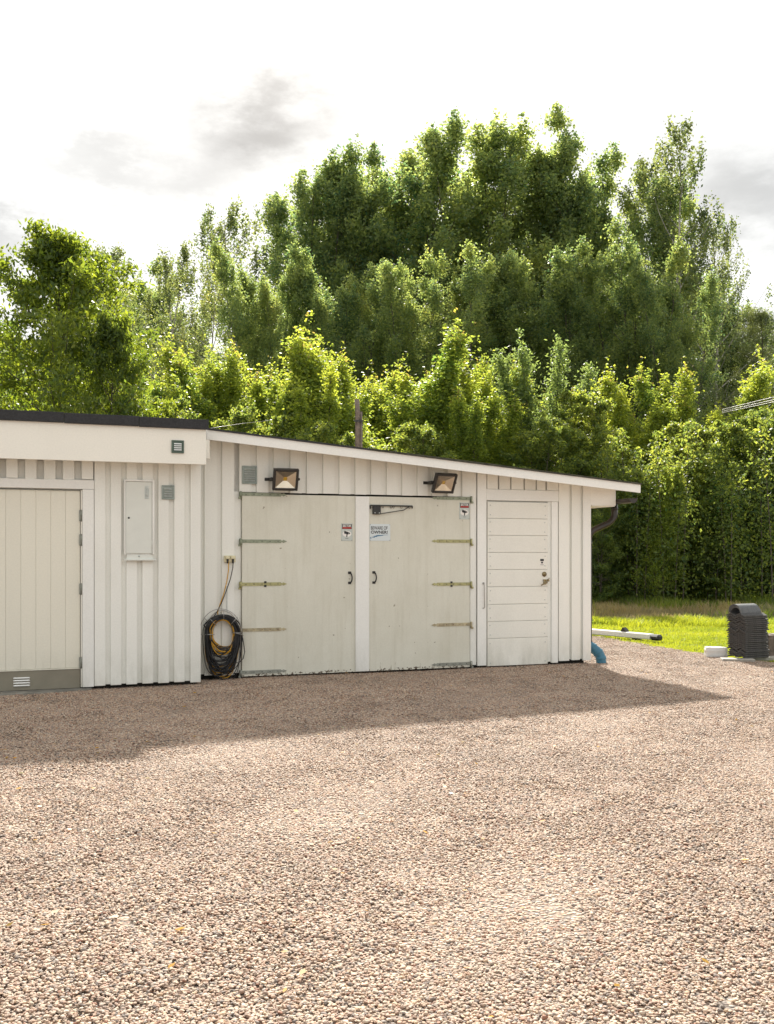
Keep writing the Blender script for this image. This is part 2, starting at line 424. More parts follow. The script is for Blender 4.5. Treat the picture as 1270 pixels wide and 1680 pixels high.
# ================================================================== LEFT GARAGE
OL = .36                                   # front of its cladding, metres in front of the shed wall
TB = -.022                                 # (boards are 22 mm thick)
tE, _ = wp(329.7, 900, OL)                 # its right end
tL0 = wp(-420, 900, OL)[0]
garage = thing('garage', 'white garage wing with a deep cream fascia and black roof edge, at left', 'garage', (tL0, -OL, 0))
zF1 = wp(337, 762.5, OL + .30)[1]; zF2 = wp(0, 688, OL + .30)[1]; zF3 = wp(0, 672, OL + .33)[1]
tFe = wp(338.5, 730, OL + .30)[0]
w = MB()
w.box(tL0, tE - .012, -OL + .115, 6.0, .05, zF2 - .1)
part('wall', w, M_white, garage)
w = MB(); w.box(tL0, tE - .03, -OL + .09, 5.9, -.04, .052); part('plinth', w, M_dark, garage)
# fascia in boards, black folded roof edge in lengths, roof deck
w = MB(); w.box(tL0 - .3, tFe, -OL - .30, -OL - .27, zF1, zF2, .004); part('fascia', w, M_cream, garage)
w = MB(); w.box(tL0 - .3, tFe - .03, -OL - .268, -OL + .03, zF1 + .03, zF1 + .045); part('soffit', w, M_white, garage)
w = MB(); a, b_ = wp(343, 724, OL + .1)[0], 0
w.box(tFe - .03, a, -OL - .14, -OL - .115, wp(340, 753, OL + .1)[1], wp(340, 722, OL + .1)[1], .003); part('end_board', w, M_cream, garage)
w = MB(); w.box(tL0 - .3, tFe - .02, -OL - .266, 6.2, zF2 - .10, zF2 + .02); part('roof', w, M_felt, garage)
xs = [tL0 - .3, wp(105, 680, OL + .33)[0], wp(228, 680, OL + .33)[0], wp(342.5, 680, OL + .33)[0]]
for i in range(3):
    w = MB(); dz = (.004, 0, -.004)[i]
    w.box(xs[i] + (.003 if i else 0), xs[i + 1], -OL - .335, -OL - .303, zF2 - .012 + dz, zF3 + dz, .004)
    w.box(xs[i] + (.003 if i else 0), xs[i + 1], -OL - .303, -OL - .1, zF3 - .02 + dz, zF3 - .004 + dz)
    part('roof_edge', w, M_felt, garage)

def board(parent, t0, t1, z0, z1, b0, b1, mat=None, name='board', slope=None, c=.004, label=None):
    w = MB()
    if slope is None: w.box(t0, t1, b0, b1, z0, z1, c)
    else:
        zt0, zt1 = slope(t0), slope(t1)
        w.prism([(t0, z0), (t1, z0), (t1, zt1), (t0, zt0)], b0, b1)
    return part(name, w, mat or M_white, parent, label)
def cladding(parent, edges, z0, z1, o, under_z0=None, slope=None, deep=0.):
    """edges: list of (left, right) of the proud boards; a flat under-board fills every gap between them"""
    for i, (a, b) in enumerate(edges):
        dz = rnd.uniform(-.006, .006)
        board(parent, a, b, z0 + dz, z1, -o, -o + .030, slope=slope)
        if i + 1 < len(edges):
            board(parent, b - .012, edges[i + 1][0] + .012, (under_z0 if under_z0 is not None else z0 + .012) , z1 - .001, -o + .0305 + deep, -o + .046 + deep, slope=slope, c=.002)
def te(x, o): return wp(x, 900, o)[0]
zTopL = zF1 + .029
ed = [(155, 173.2), (181.6, 199.4), (207.4, 225.3), (233.6, 251.5), (259.7, 277.5), (285.8, 303), (312.5, 329.5)]
cladding(garage, [(te(a, OL), te(b, OL)) for a, b in ed], .035, zTopL, OL)
zC1 = wp(60, 784.5, OL)[1]; zC0 = wp(60, 801.2, OL)[1]; zC1 = wp(60, 785.5, OL)[1]
ed2 = [(x, x + 19.5) for x in (-236, -204.5, -173.5, -142.5, -111.5, -80.5, -49.5, -18.5, 2.5, 33.6, 65, 95.5, 126.5)]
ed2 = [(-240 + 31 * k, -240 + 31 * k + 19.3) for k in range(13)]
cladding(garage, [(te(a + 2, OL), te(b + 2, OL)) for a, b in ed2], zC1 + .002, zTopL, OL, zC1 + .002, deep=.028)
# --- left door with its casing
tdr = te(131.8, OL - .05); tjr = te(135.4, OL)
w = MB(); w.box(tjr, te(154.7, OL) - .003, -OL - .006, -OL + .04, .03, zC0, .004); part('door_casing', w, M_white2, garage)
tcr = te(154.7, OL)
w = MB(); w.box(te(-420, OL), tcr - .001, -OL - .007, -OL + .04, zC0 + .002, zC1, .004); part('head_casing', w, M_white2, garage)
w = MB(); w.box(tdr + .004, tjr - .002, -OL + .02, -OL + .10, .03, zC0 - .01); part('door_jamb', w, M_cream, garage)
zd0 = wp(60, 1131.5, OL - .05)[1]; zk = wp(60, 1099.5, OL - .05)[1]; zd1 = wp(60, 803.2, OL - .05)[1]
w = MB(); tdl = te(-165, OL - .05)
w.box(tdl, tdr - .004, -OL + .068, -OL + .11, zd0 + .01, zd1, .003)
gdoor = part('garage_door', w, M_creamdoor, garage)
w = MB(); w.box(tdl - .12, tdl - .004, -OL - .006, -OL + .04, .03, zC0, .004); part('door_casing', w, M_white2, garage)
pw = te(84.8, OL - .05) - te(60.4, OL - .05)
x = tdr - .002; k = 0
while x > tdl + .02:
    a = max(x - pw, tdl)
    w = MB(); w.box(a + .0006, x - .0006, -OL + .050, -OL + .067, zk + .012, zd1 - .004, .0022)
    part('plank', w, M_creamdoor, gdoor); x -= pw
w = MB(); w.box(tdl, tdr - .002, -OL + .040, -OL + .066, zk - .002, zk + .010, .002); part('drip_rail', w, M_creamdoor, gdoor)
w = MB(); w.box(tdl, tdr - .002, -OL + .048, -OL + .066, zd0, zk - .003, .002); part('kick_plate', w, M_greykick, gdoor)
w = MB(); va, vb = te(21, OL - .05), te(50, OL - .05); zv0 = wp(35, 1127, OL - .05)[1]; zv1 = wp(35, 1110.5, OL - .05)[1]
for i in range(4):
    zc = zv0 + (i + .5) * (zv1 - zv0) / 4
    w.tube([(va + .008, -OL + .046, zc), (va + .02, -OL + .038, zc + .002), (vb - .02, -OL + .038, zc + .002), (vb - .008, -OL + .046, zc)], .0085, 8)
part('louvre', w, M_whitemetal, gdoor)
for (ya, yb) in ((836, 855.5), (876, 895.7), (957, 976), (1078, 1097)):
    w = MB(); z1_ = wp(131, ya, OL)[1]; z0_ = wp(131, yb, OL)[1]
    w.tube([(tdr + .010, -OL + .028, z0_), (tdr + .010, -OL + .028, z1_)], .011, 8)
    w.tube([(tdr + .010, -OL + .028, (z0_ + z1_) / 2 - .002), (tdr + .010, -OL + .028, (z0_ + z1_) / 2 + .002)], .013, 8)
    w.box(tdr - .012, tdr + .006, -OL + .03, -OL + .048, z0_ + .004, z1_ - .004)
    part('hinge', w, M_zincgrey, gdoor)
# --- concrete apron in front of the left door
w = MB()
ap = [(te(-420, OL), -OL + .06), (te(-420, OL), -OL - .42), (te(40, OL), -OL - .22), (te(100, OL), -OL - .12), (te(150, OL), -OL - .03), (te(150, OL), -OL + .05)]
vs = [(a, b, .018) for a, b in ap] + [(a, b - .01, -.05) for a, b in ap]; n = len(ap)
w.add(vs, [tuple(range(n))] + [(i + n, (i + 1) % n + n, (i + 1) % n, i) for i in range(n)])
apron = thing('concrete_apron', 'thin stained concrete apron on the ground before the cream left door', 'concrete slab', (te(0, OL), -OL - .1, 0))
part('slab', w, M_apron, apron)

# ================================================================== SHED
tS1 = wp(969.5, 950, 0)[0]
RO = .36                                     # rake board stands this far in front of the wall
rA = wp(339, 720.7, RO); rB = wp(1051, 808.5, RO); rC = wp(339, 705, RO); rD = wp(1051.5, 795.3, RO)
slope_m = ((rB[1] - rA[1]) / (rB[0] - rA[0]) + (rD[1] - rC[1]) / (rD[0] - rC[0])) / 2
def under(t): return rA[1] + (t - rA[0]) * slope_m
def over(t): return rC[1] + (t - rC[0]) * slope_m
tR = rB[0]
shed = thing('shed', 'low white board-clad shed with a sloping roof, two big doors and a plank door', 'shed', (0, 0, 0))
tS0 = wp(330, 900, 0)[0] - .35
lift = .035
def wtop(t): return over(t) - .02 - lift
w = MB(); w.prism([(tS0, .08), (tS1 - .03, .08), (tS1 - .03, wtop(tS1) - .02), (tS0, wtop(tS0) - .02)], .065, 5.0); part('wall', w, M_white, shed)
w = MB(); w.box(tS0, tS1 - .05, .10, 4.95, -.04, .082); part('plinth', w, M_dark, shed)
# roof: deck, felt, rake board, soffit, eave box
w = MB(); w.prism([(tS0, over(tS0) - .05), (tR - .03, over(tR - .03) - .05), (tR - .03, over(tR - .03) - .012), (tS0, over(tS0) - .012)], -RO + .026, 5.2)
part('roof', w, M_white, shed)
w = MB(); w.prism([(rA[0], under(rA[0])), (tR, under(tR)), (tR, over(tR)), (rA[0], over(rA[0]))], -RO, -RO + .025); part('rake_board', w, M_white2, shed)
tj = [rA[0] + .012, te(610, RO), te(830, RO), tR + .008]
for i in range(3):
    w = MB(); a, b = tj[i], tj[i + 1]; d = (.0, .004, .001)[i]
    w.prism([(a, over(a) + .001), (b, over(b) + .001), (b, over(b) + .020 + d), (a, over(a) + .020 + d)], -RO - .018 - d, 5.22)
    part('roof_felt', w, M_feltmoss if i else M_felt, shed)
eb = wp(1010, 829.5, 0); te0, te1 = tS1 - .05, eb[0]
w = MB(); w.prism([(tS1 - .005, eb[1]), (te1, eb[1]), (te1, over(te1) - .052), (tS1 - .005, over(tS1) - .052)], -.004, 5.0); part('eave_box', w, M_white2, shed)
w = MB(); w.box(tS1 + .02, te1 - .012, .004, 4.9, eb[1] - .014, eb[1] - .002); part('eave_soffit', w, M_cream, shed)
# cladding boards above the garage doors and at both sides
zgh = wp(560, 810.5, 0)[1]                    # underside of the boards above the doors
tg = [te(364.5, 0)]; pitch = (te(782.5, 0) - te(364.5, 0)) / 16.0
tlist = [te(364.5, 0) + i * pitch for i in range(-1, 17)]
tDL, tDR = te(396.6, 0), te(771, 0)
edges = []
for a in tlist: edges.append((a, a + pitch * .70))
full = [e for e in edges if e[1] < tDL + .02]
topb = [e for e in edges if e[0] > tDL - .05 and e[0] < tDR - .02]
# left of the doors, down to the ground
board(shed, full[0][0] - pitch, full[0][0] - pitch * .3, .055, 1.0, 0, .030, slope=wtop)
for i, (a, b) in enumerate(full[:2]):
    board(shed, a - pitch * .32, a + .012, .07, 1.0, .0305, .046, slope=wtop)
    board(shed, a, b if i == 0 else b, .055 + rnd.uniform(-.006, .006), 1.0, 0, .030, slope=wtop)
board(shed, full[1][1] - .012, tDL - .004, .07, 1.0, .0305, .046, slope=wtop)
for i, (a, b) in enumerate(topb):
    board(shed, a, min(b, tDR + .02), zgh + rnd.uniform(-.002, .002), 1.0, 0, .030, slope=wtop)
    board(shed, b - .012, a + pitch + .012, zgh + .003, 1.0, .0305, .046, slope=wtop)
board(shed, topb[0][0] - pitch * .32, topb[0][0] + .012, zgh + .003, 1.0, .0305, .046, slope=wtop)
# right of the doors: narrow board, post
tp0, tp1, tp2 = te(771.3, 0), te(781.4, 0), te(783.0, 0)
board(shed, tp0 + .004, tp1, .05, 1.0, .004, .026, slope=wtop)
tp3 = te(797.8, 0)
board(shed, tp2, tp3 - .003, .04, 1.0, -.012, .02, mat=M_white2, name='corner_post', slope=wtop)
# --- dark strip painted as the shadow in the gap over the doors; main doors
w = MB(); w.box(tDL - .01, tp0, .047, .064, zgh - .09, zgh + .06); part('door_gap_shade', w, M_dark, shed)
zg1 = zgh - .022; zg0 = .028
tm0, tm1 = te(583.2, .02), te(605.6, .02)
def leaf(a, b, label):
    w = MB(); w.box(a, b, -.006, .034, zg0, zg1, .003)
    o = part('garage_door', w, M_ply, shed, label); return o
doorL = leaf(tDL + .003, tm0 + .02, 'left plywood door leaf'); doorR = leaf(tm1 - .02, tDR - .003, 'right plywood door leaf')
w = MB(); w.box(tm0, tm1, -.030, -.0065, zg0 + .004, zg1 - .003, .004); part('cover_strip', w, M_white2, doorL)
def hinge(parent, x0, x1, y, yx, mat, clasp=None, side=1, screws=True):
    """strap from the knuckle (t0) to the pointed tip (t1) lying on the door"""
    t0, t1 = te(x0, .01), te(x1, .01); z = wp(yx, y, .01)[1]; sg = 1 if t1 > t0 else -1; h = .020
    w = MB(); L = abs(t1 - t0)
    def q(d, dz): return (t0 + sg * d, z + dz)
    poly = [q(0, -h), q(L - .075, -h), q(L - .07, -.010), q(L - .055, -.010), q(L - .045, -.019), q(L, 0), q(L - .045, .019), q(L - .055, .010), q(L - .07, .010), q(L - .075, h), q(0, h)]
    if sg < 0: poly = poly[::-1]
    w.prism(poly, -.012, -.0065)
    w.tube([(t0 - sg * .012, -.020, z - .045), (t0 - sg * .012, -.020, z + .032)], .013, 8)
    w.box(t0 - sg * .030, t0 - sg * .006, -.012, .004, z - .050, z + .028, .003)
    w.box(t0 - sg * .040, t0 - sg * .010, -.026, -.010, z - .06, z - .036, .004); w.mi = 1
    w.disc((t0 - sg * .018, -.0135, z - .030), .007, 'y', .003, 6)
    for i in range(5): w.disc((t0 + sg * (.05 + i * (L - .16) / 4), -.0125, z), .006, 'y', .003, 6)
    if clasp:
        w.box(t0 + sg * clasp - .014, t0 + sg * clasp + .014, -.018, -.0125, z - .034, z - .010, .002)
        w.box(t0 + sg * clasp - .014, t0 + sg * clasp + .014, -.018, -.0125, z + .010, z + .034, .002)
    part('hinge', w, [mat, M_rust if mat is M_rusty else M_black], parent)
for y, m, cl in ((811.3, M_zincgreen, None), (888, M_zincgreen, None), (958.3, M_zincyellow, .28), (1033, M_rusty, None), (1102, M_zincgrey, None)):
    hinge(doorL, 396.6, 471, y, 432, m, cl)
for y, m, cl in ((817.6, M_zincgreen, None), (887.8, M_zincyellow, None), (958.3, M_zincyellow, .26), (1024.7, M_rusty, None), (1089.5, M_zincgrey, None)):
    hinge(doorR, 771.5, 708, y, 742, m, cl)
def pull(parent, x, ya, yb, o=.006):
    t = te(x, o); z1, z0 = wp(x, ya, o)[1], wp(x, yb, o)[1]; w = MB()
    w.box(t - .020, t + .020, -.012, -.0065, z1 - .03, z1, .002); w.box(t - .020, t + .020, -.012, -.0065, z0, z0 + .03, .002)
    n = 9; pts = []
    for i in range(n):
        s = i / (n - 1); pts.append((t + .012 + .006 * math.sin(math.pi * s), -.012 - .038 * math.sin(math.pi * s) ** .6, z0 + .018 + s * (z1 - z0 - .036)))
    w.tube(pts, .0085, 8); part('handle', w, M_black, parent)
pull(doorL, 573.6, 937.6, 958.4); pull(doorR, 613.3, 937, 957.8)

# --- plank door with its frame
zh1 = wp(850, 803.5, 0)[1]; zh0 = wp(850, 821.8, 0)[1]
ts1 = te(916.7, 0)
w = MB(); w.box(tp3, ts1 - .002, -.004, .02, zh0, zh1, .004); part('head_casing', w, M_white2, shed)
for a, b in ((799.5, 816.8), (819.3, 837.2), (839.2, 859), (861.3, 879), (881, 895), (897.6, 916.2)):
    board(shed, te(a, 0), te(b, 0), zh1 + .003, 1.0, 0, .030, slope=wtop)
board(shed, tp3, ts1 + .01, zh1 + .001, 1.0, .048, .063, slope=wtop)
tdL, tdRR = te(799.2, -.02), te(898.6, -.02)
w = MB(); w.box(te(899.2, 0), te(904.5, 0), .01, .06, .05, zh0 - .004, .002); part('door_jamb', w, M_white, shed)
w = MB(); w.box(te(904.6, 0), te(914.8, 0), -.014, .03, .035, zh0 - .003, .004); part('door_casing', w, M_white2, shed)
zp = [wp(875, y, -.02)[1] for y in (824.2, 851.3, 878.8, 906.5, 934.2, 962, 990.4, 1018, 1045.5, 1090.2)]
w = MB(); w.box(tdL, tdRR, .032, .058, zp[-1], zp[0] + .004); edoor = part('entrance_door', w, M_plankdoor, shed)
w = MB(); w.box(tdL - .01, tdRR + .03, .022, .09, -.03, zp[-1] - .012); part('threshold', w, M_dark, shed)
for i in range(9):
    w = MB(); w.box(tdL + .002, tdRR - .002, .012, .0315, zp[i + 1] + .002, zp[i] - .002, .004); w.mi = 1
    hgt = zp[i] - zp[i + 1]
    for tt in (tdL + .04, tdRR - .045):
        for f in ((.22, .78) if i < 8 else (.12, .82)): w.disc((tt + rnd.uniform(-.004, .004), .011, zp[i + 1] + hgt * f), .0075, 'y', .004, 6)
    part('plank', w, [M_plankdoor, M_galv], edoor)
# lock and lever handle
w = MB(); t, z = wp(893, 942, -.01); w.tube([(t, .012, z), (t, .000, z)], .028, 16); w.tube([(t, .002, z), (t, -.006, z)], .012, 12); w.tube([(t, .012, z), (t, .004, z)], .033, 16)
part('lock', w, M_brass, edoor)
w = MB(); t, z = wp(894, 955.5, -.01)
w.tube([(t, .012, z), (t, -.002, z)], .026, 14); w.tube([(t, .0, z), (t, -.045, z)], .010, 8)
w.tube([(t + .002, -.045, z), (t - .04, -.052, z - .012), (t - .085, -.048, z - .035)], [.012, .010, .008], 8)
w.box(t - .03, t + .02, -.004, .011, z + .022, z + .040, .003)
part('handle', w, M_brass, edoor)
w = MB(); w.tube([(t + .02, .004, z + .03), (t + .05, -.006, z + .04), (t + .055, -.008, z + .06)], .006, 6); w.box(t + .03, t + .06, -.006, .008, z + .012, z + .032, .003); part('latch', w, M_brass, edoor)
# boards at the right end
ed3 = [(916.9, 935.8), (938.2, 951.8), (956.7, 969.5)]
board(shed, te(916.9, 0), te(934, 0), .055, 1.0, 0, .030, slope=wtop); board(shed, te(938.2, 0), te(951.5, 0), .06, 1.0, 0, .030, slope=wtop)
board(shed, te(932, 0), te(940, 0), .07, 1.0, .0305, .046, slope=wtop); board(shed, te(950, 0), te(958, 0), .07, 1.0, .0305, .046, slope=wtop)
board(shed, te(956.7, 0), tS1, .05, 1.0, -.002, .024, mat=M_white2, name='corner_board', slope=wtop)
# cladding on the far side wall (seen only from another position)
b = .03
while b < 4.9:
    w = MB(); w.box(tS1 - .029, tS1 - .004, b, b + .14, .05, eb[1] - .01, .004); part('board', w, M_white, shed); b += .2
# gutter and downpipe
zg = wp(1030, 817.5, .30)[1]; tgc = te1 + .075; r = .062
w = MB(); prof = [(tgc + r * math.cos(a), zg + r * math.sin(a)) for a in [math.pi + math.pi * i / 10 for i in range(11)]]
inner = [(tgc + (r - .006) * math.cos(a), zg + .002 + (r - .008) * math.sin(a)) for a in [2 * math.pi - math.pi * i / 10 for i in range(11)]]
w.prism(prof + inner, -.30, 5.1)
w.prism(prof, -.304, -.296); w.prism(prof, 5.096, 5.104)
w.tube([(tgc + r, -.30, zg), (tgc + r, 5.1, zg)], .009, 6)
part('gutter', w, M_brownpipe, shed)
bp = .14; tpipe = tS1 + .052
w = MB(); pts = [(tgc, bp, zg - .05), (tgc, bp, zg - .18), (tgc - .008, bp, zg - .225), (tgc - .04, bp, zg - .275), (tgc - .10, bp, zg - .32), (tpipe + .10, bp, zg - .40), (tpipe + .045, bp, zg - .435), (tpipe + .012, bp, zg - .48), (tpipe, bp, zg - .55), (tpipe, bp, .30), (tpipe + .02, bp - .01, .22), (tpipe + .045, bp - .02, .17)]
w.tube(pts, .044, 14)
w.tube([(tpipe, bp, zg - .56), (tpipe, bp, zg - .62)], .047, 14); w.tube([(tgc, bp, zg - .10), (tgc, bp, zg - .13)], .048, 14)
part('downpipe', w, M_brownpipe, shed)
# hook rod on the post
w = MB(); t, z1 = wp(793.6, 957, .02); _, z0 = wp(794.8, 997.5, .02)
w.tube([(t, -.012, z1), (t, -.03, z1), (t + .004, -.032, z1 - .02), (t + .009, -.03, z0 + .01), (t + .003, -.022, z0 - .002), (t - .012, -.018, z0)], .0055, 6); w.tube([(t, -.011, z1), (t, -.02, z1)], .015, 8)
part('door_hook', w, M_steel, shed)

# ================================================================== THINGS ON THE WALLS
def louvre_vent(name, label, x0, x1, y0, y1, o, ns, frame_mat, slat_mat, group='ventilation grilles'):
    t0, z1 = wp(x0, y0, o); t1, _ = wp(x1, y0, o); z0 = wp((x0 + x1) / 2, y1, o)[1]; z1 = wp((x0 + x1) / 2, y0, o)[1]; b = -o
    v = thing(name, label, 'vent', ((t0 + t1) / 2, b, z0), group)
    w = MB(); fw = .026
    w.box(t0, t1, b - .010, b - .001, z0, z1, .003)
    w.box(t0, t0 + fw * .6, b - .018, b - .010, z0, z1, .003); w.box(t1 - fw * .6, t1, b - .018, b - .010, z0, z1, .003)
    w.box(t0 + fw * .6, t1 - fw * .6, b - .018, b - .010, z1 - fw * .6, z1, .003); w.box(t0 + fw * .6, t1 - fw * .6, b - .018, b - .010, z0, z0 + fw * .6, .003)
    part('frame', w, frame_mat, v)
    a, c = z0 + fw, z1 - fw; st = (c - a) / ns
    for i in range(ns):
        w = MB(); zb = a + i * st + st * .12; zt = zb + st * .62
        w.add([(t0 + fw, b - .026, zb), (t1 - fw, b - .026, zb), (t1 - fw, b - .011, zt), (t0 + fw, b - .011, zt), (t0 + fw, b - .022, zb), (t1 - fw, b - .022, zb), (t1 - fw, b - .011, zt - .005), (t0 + fw, b - .011, zt - .005)],
              [(0, 1, 2, 3), (5, 4, 7, 6), (4, 5, 1, 0), (0, 3, 7, 4), (1, 5, 6, 2)])
        part('slat', w, slat_mat, v)
louvre_vent('vent_grille', 'small dark green vent with white slats on the cream fascia', 281.3, 301.6, 722.5, 743.5, OL + .301, 4, M_ventgreen, M_whitemetal)
louvre_vent('vent_grille', 'grey vent grille on white boards, right of the meter cabinet', 265.2, 286, 796.2, 819.5, OL, 4, M_vent, M_galv)
louvre_vent('vent_grille', 'larger grey vent with six slats, left of the left floodlight', 397, 421.5, 764.5, 794, .0, 6, M_vent, M_galv)
# meter cabinet
t0, z1 = wp(206.3, 789.5, OL + .01); t1 = te(250.3, OL + .01); z0 = wp(228, 908.5, OL + .01)[1]; z1 = wp(228, 790, OL + .01)[1]; b = -OL
cab = thing('meter_cabinet', 'tall narrow pale grey metal cabinet with a sill, set into white boards', 'cabinet', ((t0 + t1) / 2, b, z0))
w = MB(); e = .018
w.box(t0 - e, t0 - .003, b - .038, b - .001, z0 - .01, z1 + e, .003); w.box(t1 - .005, t1 + e, b - .038, b - .001, z0 - .01, z1 + e, .003); w.box(t0 - .003, t1 - .005, b - .038, b - .001, z1 - .001, z1 + e, .003); w.box(t0 - .003, t1 - .005, b - .014, b - .001, z0 - .01, z1 - .001); part('frame', w, M_white2, cab)
w = MB(); w.box(t0, t1 - .008, b - .026, b - .0165, z0 + .004, z1 - .004, .003); cdoor = part('cabinet_door', w, M_cab, cab)
w = MB(); a, zz = wp(211.3, 849.6, OL + .02); w.disc((a, b - .027, zz), .011, 'y', .006, 10); part('lock', w, M_black, cdoor)
w = MB(); ha, hz1 = wp(237.6, 797, OL + .02); hb, hz0 = wp(244, 818.6, OL + .02)
w.box(ha, hb, b - .032, b - .0262, hz0, hz1, .002); w.box(ha + .012, hb - .012, b - .046, b - .032, hz0 + .03, hz1 - .03, .004); part('handle', w, M_galv, cdoor)
for yy in (808, 892):
    w = MB(); a, zz = wp(250, yy, OL + .02); w.tube([(a, b - .025, zz - .028), (a, b - .025, zz + .028)], .008, 8); part('hinge', w, M_cab, cdoor)
w = MB(); sa, sz1 = wp(203.2, 911, OL + .03); sb = te(256.2, OL + .03); sz0 = wp(228, 920, OL + .05)[1]; sz1 = wp(228, 911, OL + .03)[1]
w.box(sa, sb, b - .055, b - .001, sz0, sz0 + .018, .004); w.box(sa + .03, sb - .03, b - .02, b - .001, sz0 + .018, z0 - .011); part('sill', w, M_cab, cab)
w = MB(); w.tube([((t0 + t1) / 2, b - .018, sz0 + .05), ((t0 + t1) / 2, b - .03, sz0 + .05)], .010, 8); part('seal_bolt', w, M_galv, cab)

# floodlights
def floodlight(label, x, y, wd, ht, tilt, yaw, led_dx=0):
    o = .17; t, z = wp(x, y, o); c = Vector((t, -o, z))
    fl = thing('floodlight', label, 'floodlight', (t, 0, z - .1), 'floodlights on the shed wall')
    M = Matrix.Translation(c) @ Matrix.Rotation(yaw, 4, 'Z') @ Matrix.Rotation(tilt, 4, 'X')
    hw, hh = wd / 2, ht / 2; rim = .030
    w = MB()
    w.box(-hw, -hw + rim, -.028, .02, -hh, hh, .005, M); w.box(hw - rim, hw, -.028, .02, -hh, hh, .005, M)
    w.box(-hw + rim, hw - rim, -.028, .02, hh - rim, hh, .005, M); w.box(-hw + rim, hw - rim, -.028, .02, -hh, -hh + rim, .005, M)
    for sx in (-1, 1):
        for sz in (-1, 1): w.tube([M @ Vector((sx * (hw - .014), -.028, sz * (hh - .014))), M @ Vector((sx * (hw - .014), -.033, sz * (hh - .014)))], .006, 6)
    part('housing_rim', w, M_blackplastic, fl)
    w = MB()
    q = [(-hw + .01, .02, -hh + .01), (hw - .01, .02, -hh + .01), (hw - .01, .02, hh - .01), (-hw + .01, .02, hh - .01), (-hw * .5, .085, -hh * .5), (hw * .5, .085, -hh * .5), (hw * .5, .085, hh * .5), (-hw * .5, .085, hh * .5)]
    w.add([M @ Vector(v) for v in q], [(4, 7, 6, 5), (0, 4, 5, 1), (1, 5, 6, 2), (2, 6, 7, 3), (3, 7, 4, 0), (0, 1, 2, 3)])
    for i in range(7): w.box(-hw * .5 + i * hw / 6 - .003, -hw * .5 + i * hw / 6 + .003, .07, .105, -hh * .55, hh * .55, 0, M)
    part('heat_sink', w, M_blackplastic, fl)
    iw, ih = hw - rim, hh - rim; e = .020
    w = MB(); qo = [(-iw, -.012, -ih), (iw, -.012, -ih), (iw, -.012, ih), (-iw, -.012, ih)]
    qi = [(-e, .019, -e), (e, .019, -e), (e, .019, e), (-e, .019, e)]
    w.add([M @ Vector(v) for v in qo + qi], [(0, 1, 5, 4), (1, 2, 6, 5), (2, 3, 7, 6), (3, 0, 4, 7)]); part('reflector', w, M_silver, fl)
    w = MB(); w.box(-e, e, .012, .0185, -e, e, 0, M); part('led_chip', w, M_led, fl)
    w = MB(); w.box(-iw, iw, -.020, -.017, -ih, ih, 0, M); part('glass_pane', w, M_glass, fl)
    w = MB()                       # bracket: an arm beside the housing reaching back to the wall
    pL = M @ Vector((-hw - .012, .02, 0)); pR = M @ Vector((hw + .012, .02, 0))
    w.box(pL.x - .006, pL.x + .004, -o * .0 - .001, -o, pL.z - .016, pL.z + .016, .002); w.box(pR.x - .004, pR.x + .006, -.001, -o, pR.z - .016, pR.z + .016, .002)
    w.box(pL.x - .05, pR.x + .006, -.012, -.001, pL.z - .018, pL.z + .018, .002)
    w.tube([pL - Vector((.012, 0, 0)), pL + Vector((.014, 0, 0))], .014, 8); w.tube([pR - Vector((.014, 0, 0)), pR + Vector((.012, 0, 0))], .014, 8)
    part('bracket', w, M_blackplastic, fl)
floodlight('black square floodlight with cream reflector, above the left plywood door', 468.5, 786.5, .298, .262, RAD(21), RAD(-3))
floodlight('black square floodlight with yellow chip, above the right plywood door', 729, 792.5, .300, .258, RAD(27), RAD(6))

# signs
def flat_text(s, t0, t1, z0, z1, b, bold=.0):
    cu = bpy.data.curves.new('lettering', 'FONT'); cu.body = s; cu.offset = bold
    ob = bpy.data.objects.new('lettering', cu); COL.objects.link(ob)
    bpy.context.view_layer.update()
    me = ob.evaluated_get(bpy.context.evaluated_depsgraph_get()).to_mesh()
    vs = [v.co.copy() for v in me.vertices]; fs = [tuple(p.vertices) for p in me.polygons]
    x0, x1 = min(v.x for v in vs), max(v.x for v in vs); y0, y1 = min(v.y for v in vs), max(v.y for v in vs)
    bpy.data.objects.remove(ob)
    w = MB(); w.add([(t0 + (v.x - x0) / (x1 - x0) * (t1 - t0), b, z0 + (v.y - y0) / (y1 - y0) * (z1 - z0)) for v in vs], fs)
    return w
def sign_plate(name, label, cat, x0, x1, y0, y1, o, mat, group=None, th=.004):
    t0, t1 = te(x0, o), te(x1, o); z1 = wp((x0 + x1) / 2, y0, o)[1]; z0 = wp((x0 + x1) / 2, y1, o)[1]
    s = thing(name, label, cat, ((t0 + t1) / 2, -o, z0), group)
    w = MB(); w.box(t0, t1, -o - th, -o, z0, z1, .001); part('plate', w, mat, s)
    return s, t0, t1, z0, z1
